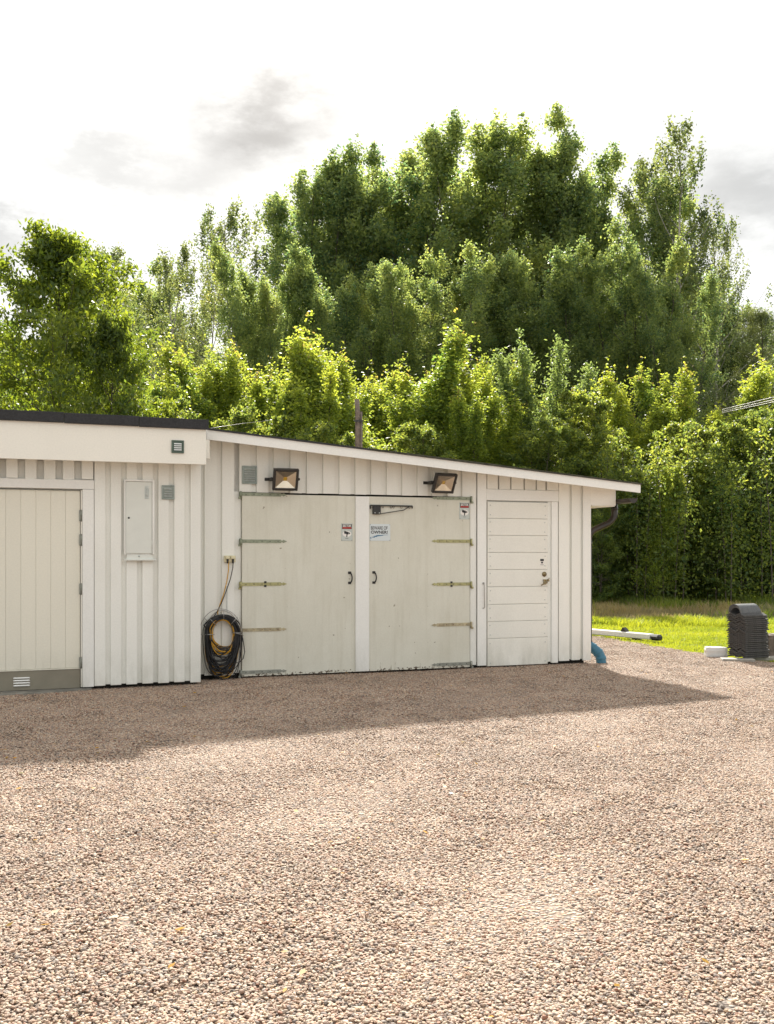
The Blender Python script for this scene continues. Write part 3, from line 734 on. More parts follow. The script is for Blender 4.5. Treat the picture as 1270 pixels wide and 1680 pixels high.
def camera_sign(label, x0, x1, y0, y1):
    o = .0066; s, t0, t1, z0, z1 = sign_plate('warning_sign', label, 'sign', x0, x1, y0, y1, o, M_signgrey, 'camera warning signs on the big doors')
    b = -o - .0045; wd, h = t1 - t0, z1 - z0
    def q(u, v): return (t0 + u * wd, z0 + v * h)
    w = MB(); p0, p1 = q(.07, .68), q(.93, .95); w.box(p0[0], p1[0], b - .0006, b + .0003, p0[1], p1[1]); part('header', w, M_print, s)
    w = MB(); p0, p1 = q(.11, .70), q(.89, .79); w.box(p0[0], p1[0], b - .0014, b - .0008, p0[1], p1[1]); part('red_band', w, M_red, s)
    p0, p1 = q(.13, .795), q(.87, .925); part('lettering', flat_text('SECTOR', p0[0], p1[0], p0[1], p1[1], b - .0018, .03), M_whiteprint, s)
    w = MB()                        # white halo behind the camera
    c = q(.5, .40); n = 20
    w.add([(c[0] + .40 * wd * math.cos(a), b - .0004, c[1] + .17 * h * math.sin(a)) for a in [2 * math.pi * i / n for i in range(n)]], [tuple(range(n))]); part('halo', w, M_whiteprint, s)
    w = MB()
    def P(*pts): w.add([(q(u, v)[0], b - .0010, q(u, v)[1]) for u, v in pts], [tuple(range(len(pts)))])
    P((.24, .42), (.62, .36), (.66, .50), (.27, .575)); P((.66, .38), (.76, .40), (.78, .46), (.67, .49)); P((.44, .22), (.53, .22), (.55, .37), (.46, .385)); P((.34, .13), (.64, .13), (.62, .15), (.36, .15))
    part('camera_pictogram', w, M_print, s)
    w = MB()
    for u in (.06, .94):
        for v in (.04, .965): w.disc((q(u, v)[0], b, q(u, v)[1]), .004, 'y', .003, 6)
    part('screws', w, M_black, s)
camera_sign('grey camera warning sign on the left plywood door', 559.8, 578.3, 858.8, 887.3)
camera_sign('grey camera warning sign high on the right plywood door, by the top hinge', 753.6, 770.3, 824.5, 852)
o = .0066
s, t0, t1, z0, z1 = sign_plate('beware_sign', 'pale blue-white sign reading beware of owner, with a rifle drawing', 'sign', 606.3, 640.2, 859.8, 887.3, o, M_signwhite)
b = -o - .0048; wd, h = t1 - t0, z1 - z0
part('lettering', flat_text('BEWARE OF', t0 + .065 * wd, t0 + .87 * wd, z0 + .66 * h, z0 + .87 * h, b, .016), M_print, s)
part('lettering', flat_text('OWNER!', t0 + .065 * wd, t0 + .87 * wd, z0 + .42 * h, z0 + .61 * h, b, .03), M_print, s)
w = MB(); rf = [(.02, .21), (.03, .13), (.06, .12), (.10, .165), (.16, .19), (.20, .175), (.25, .20), (.28, .24), (.34, .225), (.36, .26), (.62, .305), (.66, .33), (.90, .352), (.90, .366), (.64, .355), (.52, .34), (.44, .345), (.34, .335), (.28, .30), (.20, .285), (.12, .235), (.05, .225)]
w.add([(t0 + u * wd, b, z0 + v * h) for u, v in rf], [tuple(range(len(rf)))]); part('rifle_outline', w, M_blueprint, s)
w = MB(); ri = [(.05, .205), (.055, .155), (.10, .185), (.17, .215), (.24, .235), (.20, .26), (.12, .22)]
w.add([(t0 + u * wd, b - .0006, z0 + v * h) for u, v in ri], [tuple(range(len(ri)))]); part('rifle_stock', w, M_signwhite, s)
w = MB()
for u in (.03, .975):
    for v in (.04, .955): w.disc((t0 + u * wd, b, z0 + v * h), .004, 'y', .003, 6)
part('screws', w, M_black, s)
# small sticker on the plank door
o = -.0115; s, t0, t1, z0, z1 = sign_plate('door_sticker', 'tiny white and black alarm sticker above the lock on the plank door', 'sticker', 886.3, 892.2, 917, 927.5, o, M_whiteprint, th=.001)
w = MB(); b = -o - .0015; h = z1 - z0
w.box(t0, t1, b - .0006, b, z0 + .66 * h, z1); w.box(t0 + .012, t1 - .012, b - .0006, b, z0 + .3 * h, z0 + .56 * h); w.box(t0 + .003, t1 - .003, b - .0006, b, z0 + .06 * h, z0 + .12 * h); part('print', w, M_print, s)

# black folding arm on the right door
t0, z1 = wp(607.5, 829.6, .02); t1 = te(676.5, .02); zb = wp(611, 843.6, .02)[1]; z1 = wp(640, 829.2, .02)[1]; ta, tb = te(611.3, .02), te(623.8, .02)
arm = thing('folding_arm', 'black metal folding arm with small hooks, above the beware sign', 'bracket', (ta, -.0065, zb))
w = MB(); w.box(t0, t1, -.030, -.014, z1 - .012, z1 + .004, .002); w.box(t0 - .004, t0 + .008, -.032, -.008, z1 - .045, z1 - .002, .002); w.box(t1 - .006, t1 + .004, -.032, -.010, z1 - .032, z1 - .002, .002); part('rail', w, M_black, arm)
w = MB(); w.box(ta, tb, -.046, -.0065, zb, z1 - .013, .003); hs = part('motor_box', w, M_black, arm)
w = MB()
for u in (.22, .80): w.disc((ta + (tb - ta) * u, -.0465, zb + .016), .008, 'y', .004, 8)
part('bolt', w, M_galv, hs)
w = MB(); w.tube([(tb, -.030, zb + .006), (te(662, .02), -.03, wp(662, 837, .02)[1]), (te(671, .02), -.03, z1 - .01)], .0055, 6); part('strut', w, M_black, arm)
for xx in (628, 641.5, 645.5, 658.5, 671.5):
    w = MB(); tt = te(xx, .02); w.tube([(tt - .012, -.024, z1 - .012), (tt - .006, -.024, z1 - .032), (tt + .006, -.024, z1 - .034), (tt + .013, -.024, z1 - .014)], .0028, 5); part('hook', w, M_black, arm)

# double socket
t0, z1 = wp(367.3, 913, .0); t1 = te(385.8, 0); z0 = wp(376, 922.5, 0)[1]; z1 = wp(376, 911.5, 0)[1]; tm = (t0 + t1) / 2
so = thing('power_socket', 'cream double outdoor socket box beside the left plywood door', 'socket', (tm, 0, z0))
w = MB(); w.box(t0, t1, -.035, -.001, z0, z1, .005); part('box', w, M_ivory, so)
for a, c in ((t0 + .010, tm - .006), (tm + .006, t1 - .010)):
    w = MB(); w.box(a, c, -.062, -.036, (z0 + z1) / 2 + .0, z1 - .002, .005); part('flap', w, M_ivory, so)
    w = MB(); w.box(a + .014, c - .014, -.058, -.036, z0 - .012, (z0 + z1) / 2 - .002, .004); part('plug', w, M_black, so)
# cable hanger, black cable, yellow cable
ctr = wp(310 + 545 * .10118, 960 + 780 * .10118, .06); sc = .10118 / (138.5 * .955)
def cpt(X, Y, b):
    t, z = wp(310 + X * .10118, 960 + Y * .10118, -b); return (t, b, z)
hang = thing('cable_hanger', 'round steel wire hanger holding coiled cables left of the plywood doors', 'hanger', (ctr[0], 0, ctr[1]))
w = MB()
w.tube([cpt(515 + 345 * math.cos(a), 790 - 405 * math.sin(a), -.10) for a in [math.pi * i / 24 for i in range(25)]], .0042, 6)
w.tube([cpt(515 + 345, 790, -.10), cpt(860, 800, -.10), cpt(740, 775, -.10)], .004, 6); w.tube([cpt(170, 790, -.10), cpt(180, 800, -.10), cpt(400, 802, -.10)], .004, 6); part('outer_hoop', w, M_steel, hang)
w = MB(); w.tube([cpt(545 + 275 * math.cos(a), 800 - 390 * math.sin(a), -.012) for a in [math.pi * i / 24 for i in range(25)]], .004, 6); part('rear_hoop', w, M_steel, hang)
for X0, Y0, X1, Y1 in ((345, 550, 445, 650), (565, 400, 565, 555), (790, 515, 685, 630), (240, 800, 410, 800), (860, 772, 700, 775), (240, 520, 290, 575)):
    w = MB(); w.tube([cpt(X0, Y0, -.10), cpt(X1, Y1, -.105), cpt(X1, Y1 + 6, -.01)], .0042, 6); part('spoke', w, M_steel, hang)
w = MB(); w.tube([cpt(545 + 165 * math.cos(a), 780 - 215 * math.sin(a), -.05) for a in [math.pi * i / 16 for i in range(17)]], [.010] * 17, 6); part('cradle', w, M_steel, hang)
def loops(w, n, seed, wr, bot, thick, b0, b1, top=(470, 555)):
    R = random.Random(seed)
    for i in range(n):
        f = i / max(1, n - 1); hwid = wr[0] + (wr[1] - wr[0]) * R.random(); tp = top[0] + (top[1] - top[0]) * (1 - (hwid - wr[0]) / (wr[1] - wr[0] + 1e-6)) + R.uniform(-10, 10)
        bt = bot[0] + (bot[1] - bot[0]) * f ** .8 + R.uniform(-25, 25); cx = 545 + R.uniform(-16, 16); sk = R.uniform(-95, 95); dep = R.uniform(b0, b1); pts = []
        N = 40
        for k in range(N):
            a = 2 * math.pi * k / N; cxk = math.cos(a); sn = math.sin(a)
            if sn >= 0: X = cx + hwid * cxk; Y = 780 - (780 - tp) * sn
            else:
                X = cx + hwid * (abs(cxk) ** .8) * (1 if cxk > 0 else -1) + sk * (-sn) ** 2; Y = 780 + (bt - 780) * (-sn) ** 1.0
            pts.append(cpt(X + R.uniform(-2, 2), Y + R.uniform(-2, 2), dep + .012 * math.sin(3 * a + i)))
        w.tube(pts, thick, 6, closed=True)
blk = thing('black_cable', 'thick bundle of black extension cable drooping from the wire hanger', 'cable', (ctr[0], -.05, .1))
w = MB(); loops(w, 27, 3, (185, 275), (1010, 1450), .0060, -.092, -.045); loops(w, 8, 8, (255, 315), (1300, 1545), .0050, -.095, -.04)
w.tube([cpt(860, 800, -.07), cpt(885, 930, -.075), cpt(905, 1080, -.075), cpt(880, 1190, -.075), cpt(810, 1260, -.07), cpt(650, 1250, -.07)], .0055, 6)
w.tube([cpt(290, 600, -.06), cpt(245, 650, -.09), cpt(275, 690, -.08)], .010, 6)
part('coil', w, M_blackcable, blk)
w = MB(); p = [(te(382, .03), -.05, wp(382, 921, .03)[1])]
for X, Y in ((382, 932), (378, 950), (371, 970), (364, 988), (356, 1004), (348, 1016)): t, z = wp(X, Y, .05); p.append((t, -.05, z))
w.tube(p, .0055, 6); part('lead', w, M_blackcable, blk)
yel = thing('yellow_cable', 'yellow extension cable looped under the black coil on the hanger', 'cable', (ctr[0], -.03, .1))
w = MB(); loops(w, 8, 5, (162, 200), (985, 1120), .0060, -.100, -.02, (540, 575)); loops(w, 9, 6, (240, 290), (1330, 1500), .0062, -.04, -.012, (500, 540)); part('coil', w, M_yellowcable, yel)
w = MB(); p = [(te(374.5, .03), -.05, wp(374.5, 921, .03)[1])]
for X, Y in ((375, 935), (372, 955), (367, 975), (361, 992), (357, 1004), (358, 1012)): t, z = wp(X, Y, .045); p.append((t, -.045, z))
w.tube(p, .006, 6); part('lead', w, M_yellowcable, yel)
# thin rod hanging on the wall right of the leads
rod = thing('hanging_rod', 'thin dark rod hanging on the boards above the cable hanger', 'rod', (te(372.5, 0), 0, wp(372.5, 1004, 0)[1]))
w = MB(); a = te(372.5, .01); w.tube([(a, -.012, wp(372, 962, .01)[1]), (a, -.012, wp(372, 1003, .01)[1]), (a + .01, -.02, wp(372, 1006, .01)[1])], .004, 5); part('rod', w, M_galv, rod)

# blue drain elbow in the gravel
dr = thing('drain_pipe', 'blue ribbed plastic pipe elbow going from the downpipe into gravel', 'pipe', (tS1 + .15, .1, 0))
w = MB(); pts = []; rs = []
path = [Vector((tpipe - .005, bp - .01, .235)), Vector((tpipe + .04, bp - .03, .20)), Vector((tpipe + .10, bp - .07, .14)), Vector((tpipe + .13, bp - .09, .07)), Vector((tpipe + .135, bp - .10, -.03))]
def cr(p, u):
    i = min(int(u), len(p) - 2); f = u - i; a, b_, c, d = p[max(i - 1, 0)], p[i], p[i + 1], p[min(i + 2, len(p) - 1)]
    return .5 * ((2 * b_) + (c - a) * f + (2 * a - 5 * b_ + 4 * c - d) * f * f + (3 * b_ - a - 3 * c + d) * f ** 3)
N = 33
for i in range(N):
    pts.append(cr(path, 4 * i / (N - 1) * .9999)); rs.append(.074 if i % 8 in (0, 1) else .066)
w.tube(pts, rs, 18); part('elbow', w, M_blue, dr)

# ================================================================== YARD THINGS
def hframe(o, th): return Matrix.Translation(Vector(o)) @ Matrix.Rotation(th, 4, 'Z')
# long white beam with black end cap
X0, Y0 = gp(1081.5, 1053); X1, Y1 = gp(971, 1042.8)
dv = Vector((X1 - X0, Y1 - Y0, 0)); dl = dv.normalized(); th = math.atan2(-dl.y, -dl.x)
beam = thing('metal_beam', 'long white rectangular metal profile with black end cap lying on gravel', 'beam', (X0, Y0, 0), frame='world')
M = hframe((X0, Y0, 0), th)
w = MB(); w.box(-3.2, -.21, 0, .13, .02, .115, .012, M); part('body', w, M_whitebeam, beam)
w = MB(); w.box(-.209, -.02, -.004, .134, .012, .110, .03, M); w.tube([M @ Vector((-.05, -.004, .05)), M @ Vector((-.05, -.012, .05))], .02, 10); part('end_cap', w, M_black, beam)
tb_ = -(Vector(gp(1026, 1047)) - Vector((X0, Y0))).length
w = MB(); w.prism([(tb_ - .06, .116), (tb_ + .07, .116), (tb_ + .06, .135), (tb_ + .0, .19), (tb_ - .02, .18)], .03, .11, M); part('bracket', w, M_black, beam)
w = MB(); w.box(-2.6, -2.5, .0, .13, -.01, .02, 0, M); w.box(-.6, -.5, .0, .13, -.01, .02, 0, M); part('foot', w, M_black, beam)

# stack of roof tiles
kx, ky = gp(1223, 1082, .03)
al = RAD(65); ex = Vector((math.cos(al), -math.sin(al), 0)); ey = Vector((math.sin(al), math.cos(al), 0))
TW, TLn = .33, .42
def tile_mesh():
    w = MB(); n = 24; th = .019
    def pz(u): return 0.029 * (.5 - .5 * math.cos(u / TW * 2 * math.pi * 2)) * (1 if u < TW else 1)
    us = [TW * i / n for i in range(n + 1)]
    poly = [(u, pz(u)) for u in us] + [(u, pz(u) + th) for u in us[::-1]]
    vs = []; fs = []; m = len(poly)
    for yy in (0, TLn):
        for (u, z) in poly: vs.append((u - TW, yy, z))
    for i in range(n):
        a = i; b_ = i + 1; c = m - 2 - i; d = m - 1 - i
        fs.append((a, b_, c, d)); fs.append((d + m, c + m, b_ + m, a + m))
    for i in range(m): fs.append((i, i + m, (i + 1) % m + m, (i + 1) % m))
    w.add(vs, fs); 
    w.box(-TW + .10, -TW + .125, TLn - .03, TLn - .005, -.012, .0); w.box(-.12, -.095, TLn - .03, TLn - .005, -.012, .0)
    return mesh_from('roof_tile', w, M_tile)
tme = tile_mesh(); R = random.Random(4); NTL = 22
for i in range(NTL):
    o = bpy.data.objects.new('roof_tile', tme); COL.objects.link(o)
    j = .012 if i % 5 == 3 else .004
    p = Vector((kx, ky, .045 + i * .0266)) + ex * R.uniform(-j, j) + ey * R.uniform(-j, j) * 1.4
    if i >= NTL - 2: p += ey * -.015 + ex * -.006
    o.location = p; o.rotation_euler = (R.uniform(-.006, .006), R.uniform(-.006, .006), -al + R.uniform(-.03, .03))
    if i == NTL - 1: o['label'] = 'uppermost wavy dark roof tile of the stack, directly under the rounded ridge tiles'
    elif i == 0: o['label'] = 'lowest wavy dark roof tile of the stack, on the concrete slabs'
    else: o['label'] = 'wavy dark concrete roof tile within the middle of the tall stack'
    o['category'] = 'roof tile'; o['group'] = 'wavy roof tiles in the stack'
def ridge_mesh(r):
    w = MB(); n = 14
    o_ = [(r * math.cos(a), r * .95 * math.sin(a)) for a in [math.pi * i / n for i in range(n + 1)]]
    i_ = [((r - .012) * math.cos(a), (r - .012) * .95 * math.sin(a)) for a in [math.pi * (n - i) / n for i in range(n + 1)]]
    poly = o_ + i_; m = len(poly); vs = [(x, y, z) for y in (0, .37) for x, z in poly]; fs = []
    for i in range(n): a, b_, c, d = i, i + 1, m - 2 - i, m - 1 - i; fs += [(a, b_, c, d), (d + m, c + m, b_ + m, a + m)]
    fs += [(i, i + m, (i + 1) % m + m, (i + 1) % m) for i in range(m)]
    w.add(vs, fs); return mesh_from('ridge_tile', w, M_tileedge)
rm = ridge_mesh(.108)
for i, (lb, dz, dy) in enumerate((('lowest of the three nested ridge tiles on the tile stack', 0, .0), ('middle one of the three nested ridge tiles on the stack', .016, .006), ('rounded grey ridge tile, topmost on the roof tile stack', .034, .012))):
    o = bpy.data.objects.new('ridge_tile', rm); COL.objects.link(o)
    zt = .045 + NTL * .0266 + .006 + dz
    o.location = Vector((kx, ky, zt)) - ex * (.185 + .004 * i) - ey * (dy - .0); o.rotation_euler = (.0, 0, -al + .02 * i)
    o['label'] = lb; o['category'] = 'ridge tile'; o['group'] = 'ridge tiles on top of the stack'
for (lb, cx_, cy_, sx, sy, rz) in (('flat pale concrete slab under the left corner of the tile stack', kx - .10, ky + .02, .42, .22, -.15), ('flat pale concrete slab under the right side of the tile stack', kx + .36, ky + .30, .50, .24, .1)):
    s_ = thing('paving_slab', lb, 'slab', (cx_, cy_, 0), 'slabs under the roof tiles', 'world')
    w = MB(); w.box(-sx / 2, sx / 2, -sy / 2, sy / 2, -.01, .043, .006, hframe((cx_, cy_, 0), rz)); part('slab', w, M_slab, s_)
# white wrapped parcel: slightly crumpled block
px_, py_ = gp(1178, 1079.5)
pc = thing('wrapped_block', 'small white plastic-wrapped block on the gravel left of the tile stack', 'package', (px_, py_, 0), frame='world')
w = MB(); M = hframe((px_, py_ + .1, 0), -.12); R = random.Random(9); n = 7; vs = []; fs = []
for k in range(5):
    zz = k / 4 * .142
    for i in range(28):
        a = 2 * math.pi * i / 28; sx = math.copysign(abs(math.cos(a)) ** .28, math.cos(a)); sy = math.copysign(abs(math.sin(a)) ** .28, math.sin(a))
        f = (1.0, 1.04, 1.0, 1.03, .93)[k]; vs.append(M @ Vector((sx * .145 * f + R.uniform(-.006, .006), sy * .10 * f + R.uniform(-.006, .006), zz + R.uniform(-.006, .006))))
for k in range(4):
    for i in range(28): fs.append((k * 28 + i, k * 28 + (i + 1) % 28, (k + 1) * 28 + (i + 1) % 28, (k + 1) * 28 + i))
vs.append(M @ Vector((0, 0, .150))); fs += [(4 * 28 + i, 4 * 28 + (i + 1) % 28, len(vs) - 1) for i in range(28)]
w.add(vs, fs); part('wrapping', w, M_plastic, pc)
# weathered wooden block at the right edge
bx_, by_ = gp(1275, 1083)
wb = thing('wooden_block', 'weathered brown timber block standing right behind the tile stack', 'timber', (bx_, by_ + .1, 0), frame='world')
for i in range(3):
    w = MB(); M = hframe((bx_ + .015 + i * .13, by_ + .16 + i * .03, 0), .25); w.box(-.085, .035, 0, .20, -.01, .33 + .012 * (i % 2), .006, M); part('timber', w, M_postwood, wb)

# wooden pole behind the shed and wires
Zp = 24.0; Xp = (587 - CX) / F * Zp
pole = thing('utility_pole', 'short weathered wooden pole rising behind the shed roof', 'pole', (Xp, Zp, 0), frame='world')
w = MB(); zt = H + (HY - 655) / F * Zp; w.tube([(Xp, Zp, 0), (Xp, Zp, zt - .35), (Xp - .02, Zp, zt)], [.075, .062, .055], 8); w.tube([(Xp + .1, Zp, 2), (Xp + .08, Zp, zt - .3)], .035, 6); part('shaft', w, M_postwood, pole)
w = MB(); w.box(Xp - .08, Xp + .13, Zp - .09, Zp - .06, zt - .55, zt - .51); part('crossbar', w, M_black, pole)
for k, (ya, yb, lb) in enumerate(((668, 650.5, 'uppermost of the three thin overhead wires at the right edge'), (671, 655, 'middle wire of the three overhead wires at the right edge'), (673.5, 658.5, 'lowest of the three thin overhead wires at the right edge'))):
    Za, Zb = 27.5, 22.5; p0 = Vector(((1185 - CX) / F * Za, Za, H + (HY - ya - 4) / F * Za)); p1 = Vector(((1275 - CX) / F * Zb, Zb, H + (HY - yb) / F * Zb)); d = p1 - p0
    wr_ = thing('overhead_wire', lb, 'wire', tuple(p0), 'overhead wires at right', 'world')
    w = MB(); w.tube([p0 + d * (s_ * 1.0) - Vector((0, 0, .06 * s_ * (3 - s_))) * 0 for s_ in (0, .25, .5, 1, 2, 4)], .013, 5); part('cable', w, M_steel, wr_)
w0 = wall_to_world(te(343, .1), .2, wp(343, 701, .0)[1] - .0); Zq = 20.
wr_ = thing('service_wire', 'thin pale wire leaving the garage roof end towards the trees', 'wire', tuple(w0), None, 'world')
w = MB(); w.tube([w0, Vector(((370 - CX) / F * 16, 16, H + (HY - 699) / F * 16)), Vector(((400 - CX) / F * Zq, Zq, H + (HY - 694.5) / F * Zq)), Vector(((440 - CX) / F * 31, 31, H + (HY - 690) / F * 31))], .004, 5); part('cable', w, M_steel, wr_)

# ================================================================== GRAVEL STONES (stuff)
npr = np.random.RandomState(11)
def ico(sub):
    t = (1 + 5 ** .5) / 2
    v = [(-1, t, 0), (1, t, 0), (-1, -t, 0), (1, -t, 0), (0, -1, t), (0, 1, t), (0, -1, -t), (0, 1, -t), (t, 0, -1), (t, 0, 1), (-t, 0, -1), (-t, 0, 1)]
    f = [(0, 11, 5), (0, 5, 1), (0, 1, 7), (0, 7, 10), (0, 10, 11), (1, 5, 9), (5, 11, 4), (11, 10, 2), (10, 7, 6), (7, 1, 8), (3, 9, 4), (3, 4, 2), (3, 2, 6), (3, 6, 8), (3, 8, 9), (4, 9, 5), (2, 4, 11), (6, 2, 10), (8, 6, 7), (9, 8, 1)]
    v = [Vector(x).normalized() for x in v]
    for _ in range(sub):
        c = {}; nf = []
        def mid(a, b):
            k = (min(a, b), max(a, b))
            if k not in c: v.append(((v[a] + v[b]) / 2).normalized()); c[k] = len(v) - 1
            return c[k]
        for a, b, d in f:
            x, y, z = mid(a, b), mid(b, d), mid(d, a); nf += [(a, x, z), (b, y, x), (d, z, y), (x, y, z)]
        f = nf
    return np.array([tuple(x) for x in v]), np.array(f)
def np_mesh(name, V, Fc, mats, mi=None, smooth=False):
    me = bpy.data.meshes.new(name); k = Fc.shape[1]
    me.vertices.add(len(V)); me.vertices.foreach_set('co', V.astype(np.float32).ravel())
    me.loops.add(Fc.size); me.loops.foreach_set('vertex_index', Fc.astype(np.int32).ravel())
    me.polygons.add(len(Fc)); me.polygons.foreach_set('loop_start', np.arange(0, Fc.size, k, dtype=np.int32))
    for m in mats: me.materials.append(m)
    if mi is not None: me.polygons.foreach_set('material_index', mi.astype(np.int32))
    me.polygons.foreach_set('use_smooth', np.full(len(Fc), smooth))
    me.update(calc_edges=True); return me
IV, IF = ico(1)
def clump(seed, n=78, rad=.13):
    r = np.random.RandomState(seed); Vs = []; Fs = []; off = 0
    for i in range(n):
        a = r.uniform(0, 2 * np.pi); d = rad * np.sqrt(r.uniform(0, 1)); s = r.uniform(.0033, .0084) * (1.25 if r.rand() < .12 else 1)
        ax = np.array([1., r.uniform(.65, .95), r.uniform(.38, .68)]) * s
        bump = 1 + .20 * np.sin(IV @ r.uniform(-3, 3, 3) + r.uniform(0, 6)) + r.uniform(-.13, .13, len(IV))
        P = IV * bump[:, None] * ax
        t1, t2 = r.uniform(0, 6.28), r.uniform(-.45, .45); c, s_ = np.cos(t2), np.sin(t2); P = P @ np.array([[1, 0, 0], [0, c, -s_], [0, s_, c]]).T
        c, s_ = np.cos(t1), np.sin(t1); P = P @ np.array([[c, -s_, 0], [s_, c, 0], [0, 0, 1]]).T
        P = P + [d * np.cos(a), d * np.sin(a), ax[2] * .45 + r.uniform(0, .006)]
        Vs.append(P); Fs.append(IF + off); off += len(IV)
    me = np_mesh('stone_clump', np.concatenate(Vs), np.concatenate(Fs), [M_stone], smooth=False)
    return bpy.data.objects.new('stone_clump', me)
clumps = [clump(i) for i in range(8)]
# scatter points over the visible yard (wider than the frame)
dens = 135; Ymin, Ymax = 1.6, 18.5
n = int(dens * (Ymax - Ymin) * 24); X = npr.uniform(-12, 12, n); Y = npr.uniform(Ymin, Ymax, n)
keep = (np.abs(X) < .42 * Y + 1.6) & inside(X, Y, GP)
keep &= npr.rand(n) < np.clip(1.25 - Y * .035, .62, 1)
tt = X * WS + (Y - WZ) * WA; bb = -X * WA + (Y - WZ) * WS
keep &= ~((tt < tS1 - .05) & (bb > .10)) & ~((tt < tE - .03) & (bb > -OL + .10)) & ~((tt < te(125, OL)) & (bb > -OL - .12))
X, Y = X[keep], Y[keep]
Zh = .006 * np.sin(X * 1.7 + Y * .9) + .005 * np.sin(X * 3.1 - Y * 2.3)
host = bpy.data.meshes.new('gravel'); host.vertices.add(len(X)); host.vertices.foreach_set('co', np.stack([X, Y, Zh * .6], 1).astype(np.float32).ravel())
def scatter(name, host, sources, label, smin=.9, smax=1.15, tilt=.0):
    ob = bpy.data.objects.new(name, host); COL.objects.link(ob); ob['kind'] = 'stuff'; ob['label'] = label
    ng = bpy.data.node_groups.new(name + '_nodes', 'GeometryNodeTree')
    ng.interface.new_socket('Geometry', in_out='INPUT', socket_type='NodeSocketGeometry'); ng.interface.new_socket('Geometry', in_out='OUTPUT', socket_type='NodeSocketGeometry')
    gi = ng.nodes.new('NodeGroupInput'); go = ng.nodes.new('NodeGroupOutput'); g2i = ng.nodes.new('GeometryNodeGeometryToInstance')
    for c in sources[::-1]:
        oi = ng.nodes.new('GeometryNodeObjectInfo'); oi.inputs['Object'].default_value = c; ng.links.new(oi.outputs['Geometry'], g2i.inputs[0])
    iop = ng.nodes.new('GeometryNodeInstanceOnPoints'); iop.inputs['Pick Instance'].default_value = True
    mp = ng.nodes.new('GeometryNodeMeshToPoints'); ng.links.new(gi.outputs[0], mp.inputs[0]); ng.links.new(mp.outputs[0], iop.inputs['Points']); ng.links.new(g2i.outputs[0], iop.inputs['Instance'])
    ri = ng.nodes.new('FunctionNodeRandomValue'); ri.data_type = 'INT'; ri.inputs['Min'].default_value = 0; ri.inputs['Max'].default_value = len(sources) - 1
    ng.links.new(ri.outputs[2], iop.inputs['Instance Index'])
    rr = ng.nodes.new('FunctionNodeRandomValue'); rr.data_type = 'FLOAT_VECTOR'; rr.inputs['Min'].default_value = (-tilt, -tilt, 0); rr.inputs['Max'].default_value = (tilt, tilt, 6.283)
    ng.links.new(rr.outputs[0], iop.inputs['Rotation'])
    rs = ng.nodes.new('FunctionNodeRandomValue'); rs.data_type = 'FLOAT'; rs.inputs[2].default_value = smin; rs.inputs[3].default_value = smax; rs.inputs['Seed'].default_value = 3
    ng.links.new(rs.outputs[1], iop.inputs['Scale'])
    ng.links.new(iop.outputs[0], go.inputs[0])
    md = ob.modifiers.new('scatter', 'NODES'); md.node_group = ng
    return ob
gr = scatter('gravel', host, clumps, 'pinkish beige pebble gravel covering the yard')
host.materials.append(M_stone)

# fallen leaves
V = []; Fc = []; R = np.random.RandomState(2)
for i in range(150):
    y = R.uniform(3, 13); x = R.uniform(-.4, .4) * y; s = R.uniform(.012, .024); a = R.uniform(0, 6.28); z = .022; k = len(V)
    u = np.array([math.cos(a), math.sin(a), R.uniform(-.3, .3)]) * s; v_ = np.array([-math.sin(a), math.cos(a), R.uniform(-.3, .4)]) * s * .6; c = np.array([x, y, z + .004])
    V += [c - u, c + v_, c + u, c - v_]; Fc.append((k, k + 1, k + 2, k + 3))
me = np_mesh('fallen_leaves', np.array(V), np.array(Fc), [M_fallen]); o = bpy.data.objects.new('fallen_leaves', me); COL.objects.link(o); o['kind'] = 'stuff'; o['label'] = 'small orange and yellow leaves scattered on the gravel'

# ================================================================== GRASS
def blades(X, Y, h, wd, lean, seed, z0=-.04):
    """curved blades, three triangles-worth of quads each (base quad + tip triangle as quads)"""
    r = np.random.RandomState(seed); n = len(X); a = r.uniform(0, 2 * np.pi, n); d = r.uniform(0, 2 * np.pi, n)
    hh = h * r.uniform(.55, 1.2, n); le = lean * r.uniform(.2, 1.3, n) * hh; ux, uy = np.cos(a) * wd / 2, np.sin(a) * wd / 2
    B = np.stack([X, Y, np.full(n, z0)], 1); U = np.stack([ux, uy, np.zeros(n)], 1)
    Mi = B + np.stack([np.cos(d) * le * .3, np.sin(d) * le * .3, hh * .6], 1); T = B + np.stack([np.cos(d) * le, np.sin(d) * le, hh], 1)
    V = np.concatenate([B - U, B + U, Mi + U * .8, Mi - U * .8, T], 0)
    i = np.arange(n); F1 = np.stack([i, i + n, i + 2 * n], 1); F2 = np.stack([i, i + 2 * n, i + 3 * n], 1); F3 = np.stack([i + 3 * n, i + 2 * n, i + 4 * n], 1)
    return V, np.concatenate([F1, F2, F3])
def edge_x(y): return np.interp(y, [11.6, 12.1, 12.75, 13.3, 14.07, 15.9, 17.72, 20.2, 24.5], [12, 9, 6.3, 5.25, 4.73, 4.2, 3.65, 2.9, 1.5])
r = np.random.RandomState(7)
n = 330000; X = r.uniform(1.8, 13, n); Y = r.uniform(12, 22.5, n); ok = (X > edge_x(Y) - .03 + .07 * np.sin(Y * 5) + .05 * np.sin(Y * 13) + r.normal(0, .07, n)) & (r.rand(n) < .72 + .28 * np.sin(X * 2.3 + 1.7 * np.sin(Y * 1.9))) & (X < .42 * Y + 2.2); X, Y = X[ok], Y[ok]
V, Fc = blades(X, Y, .055, .009, .7, 1); me = np_mesh('lawn', V, Fc, [M_grass]); o = bpy.data.objects.new('lawn', me); COL.objects.link(o); o['kind'] = 'stuff'; o['label'] = 'short bright green mown grass beside the gravel'
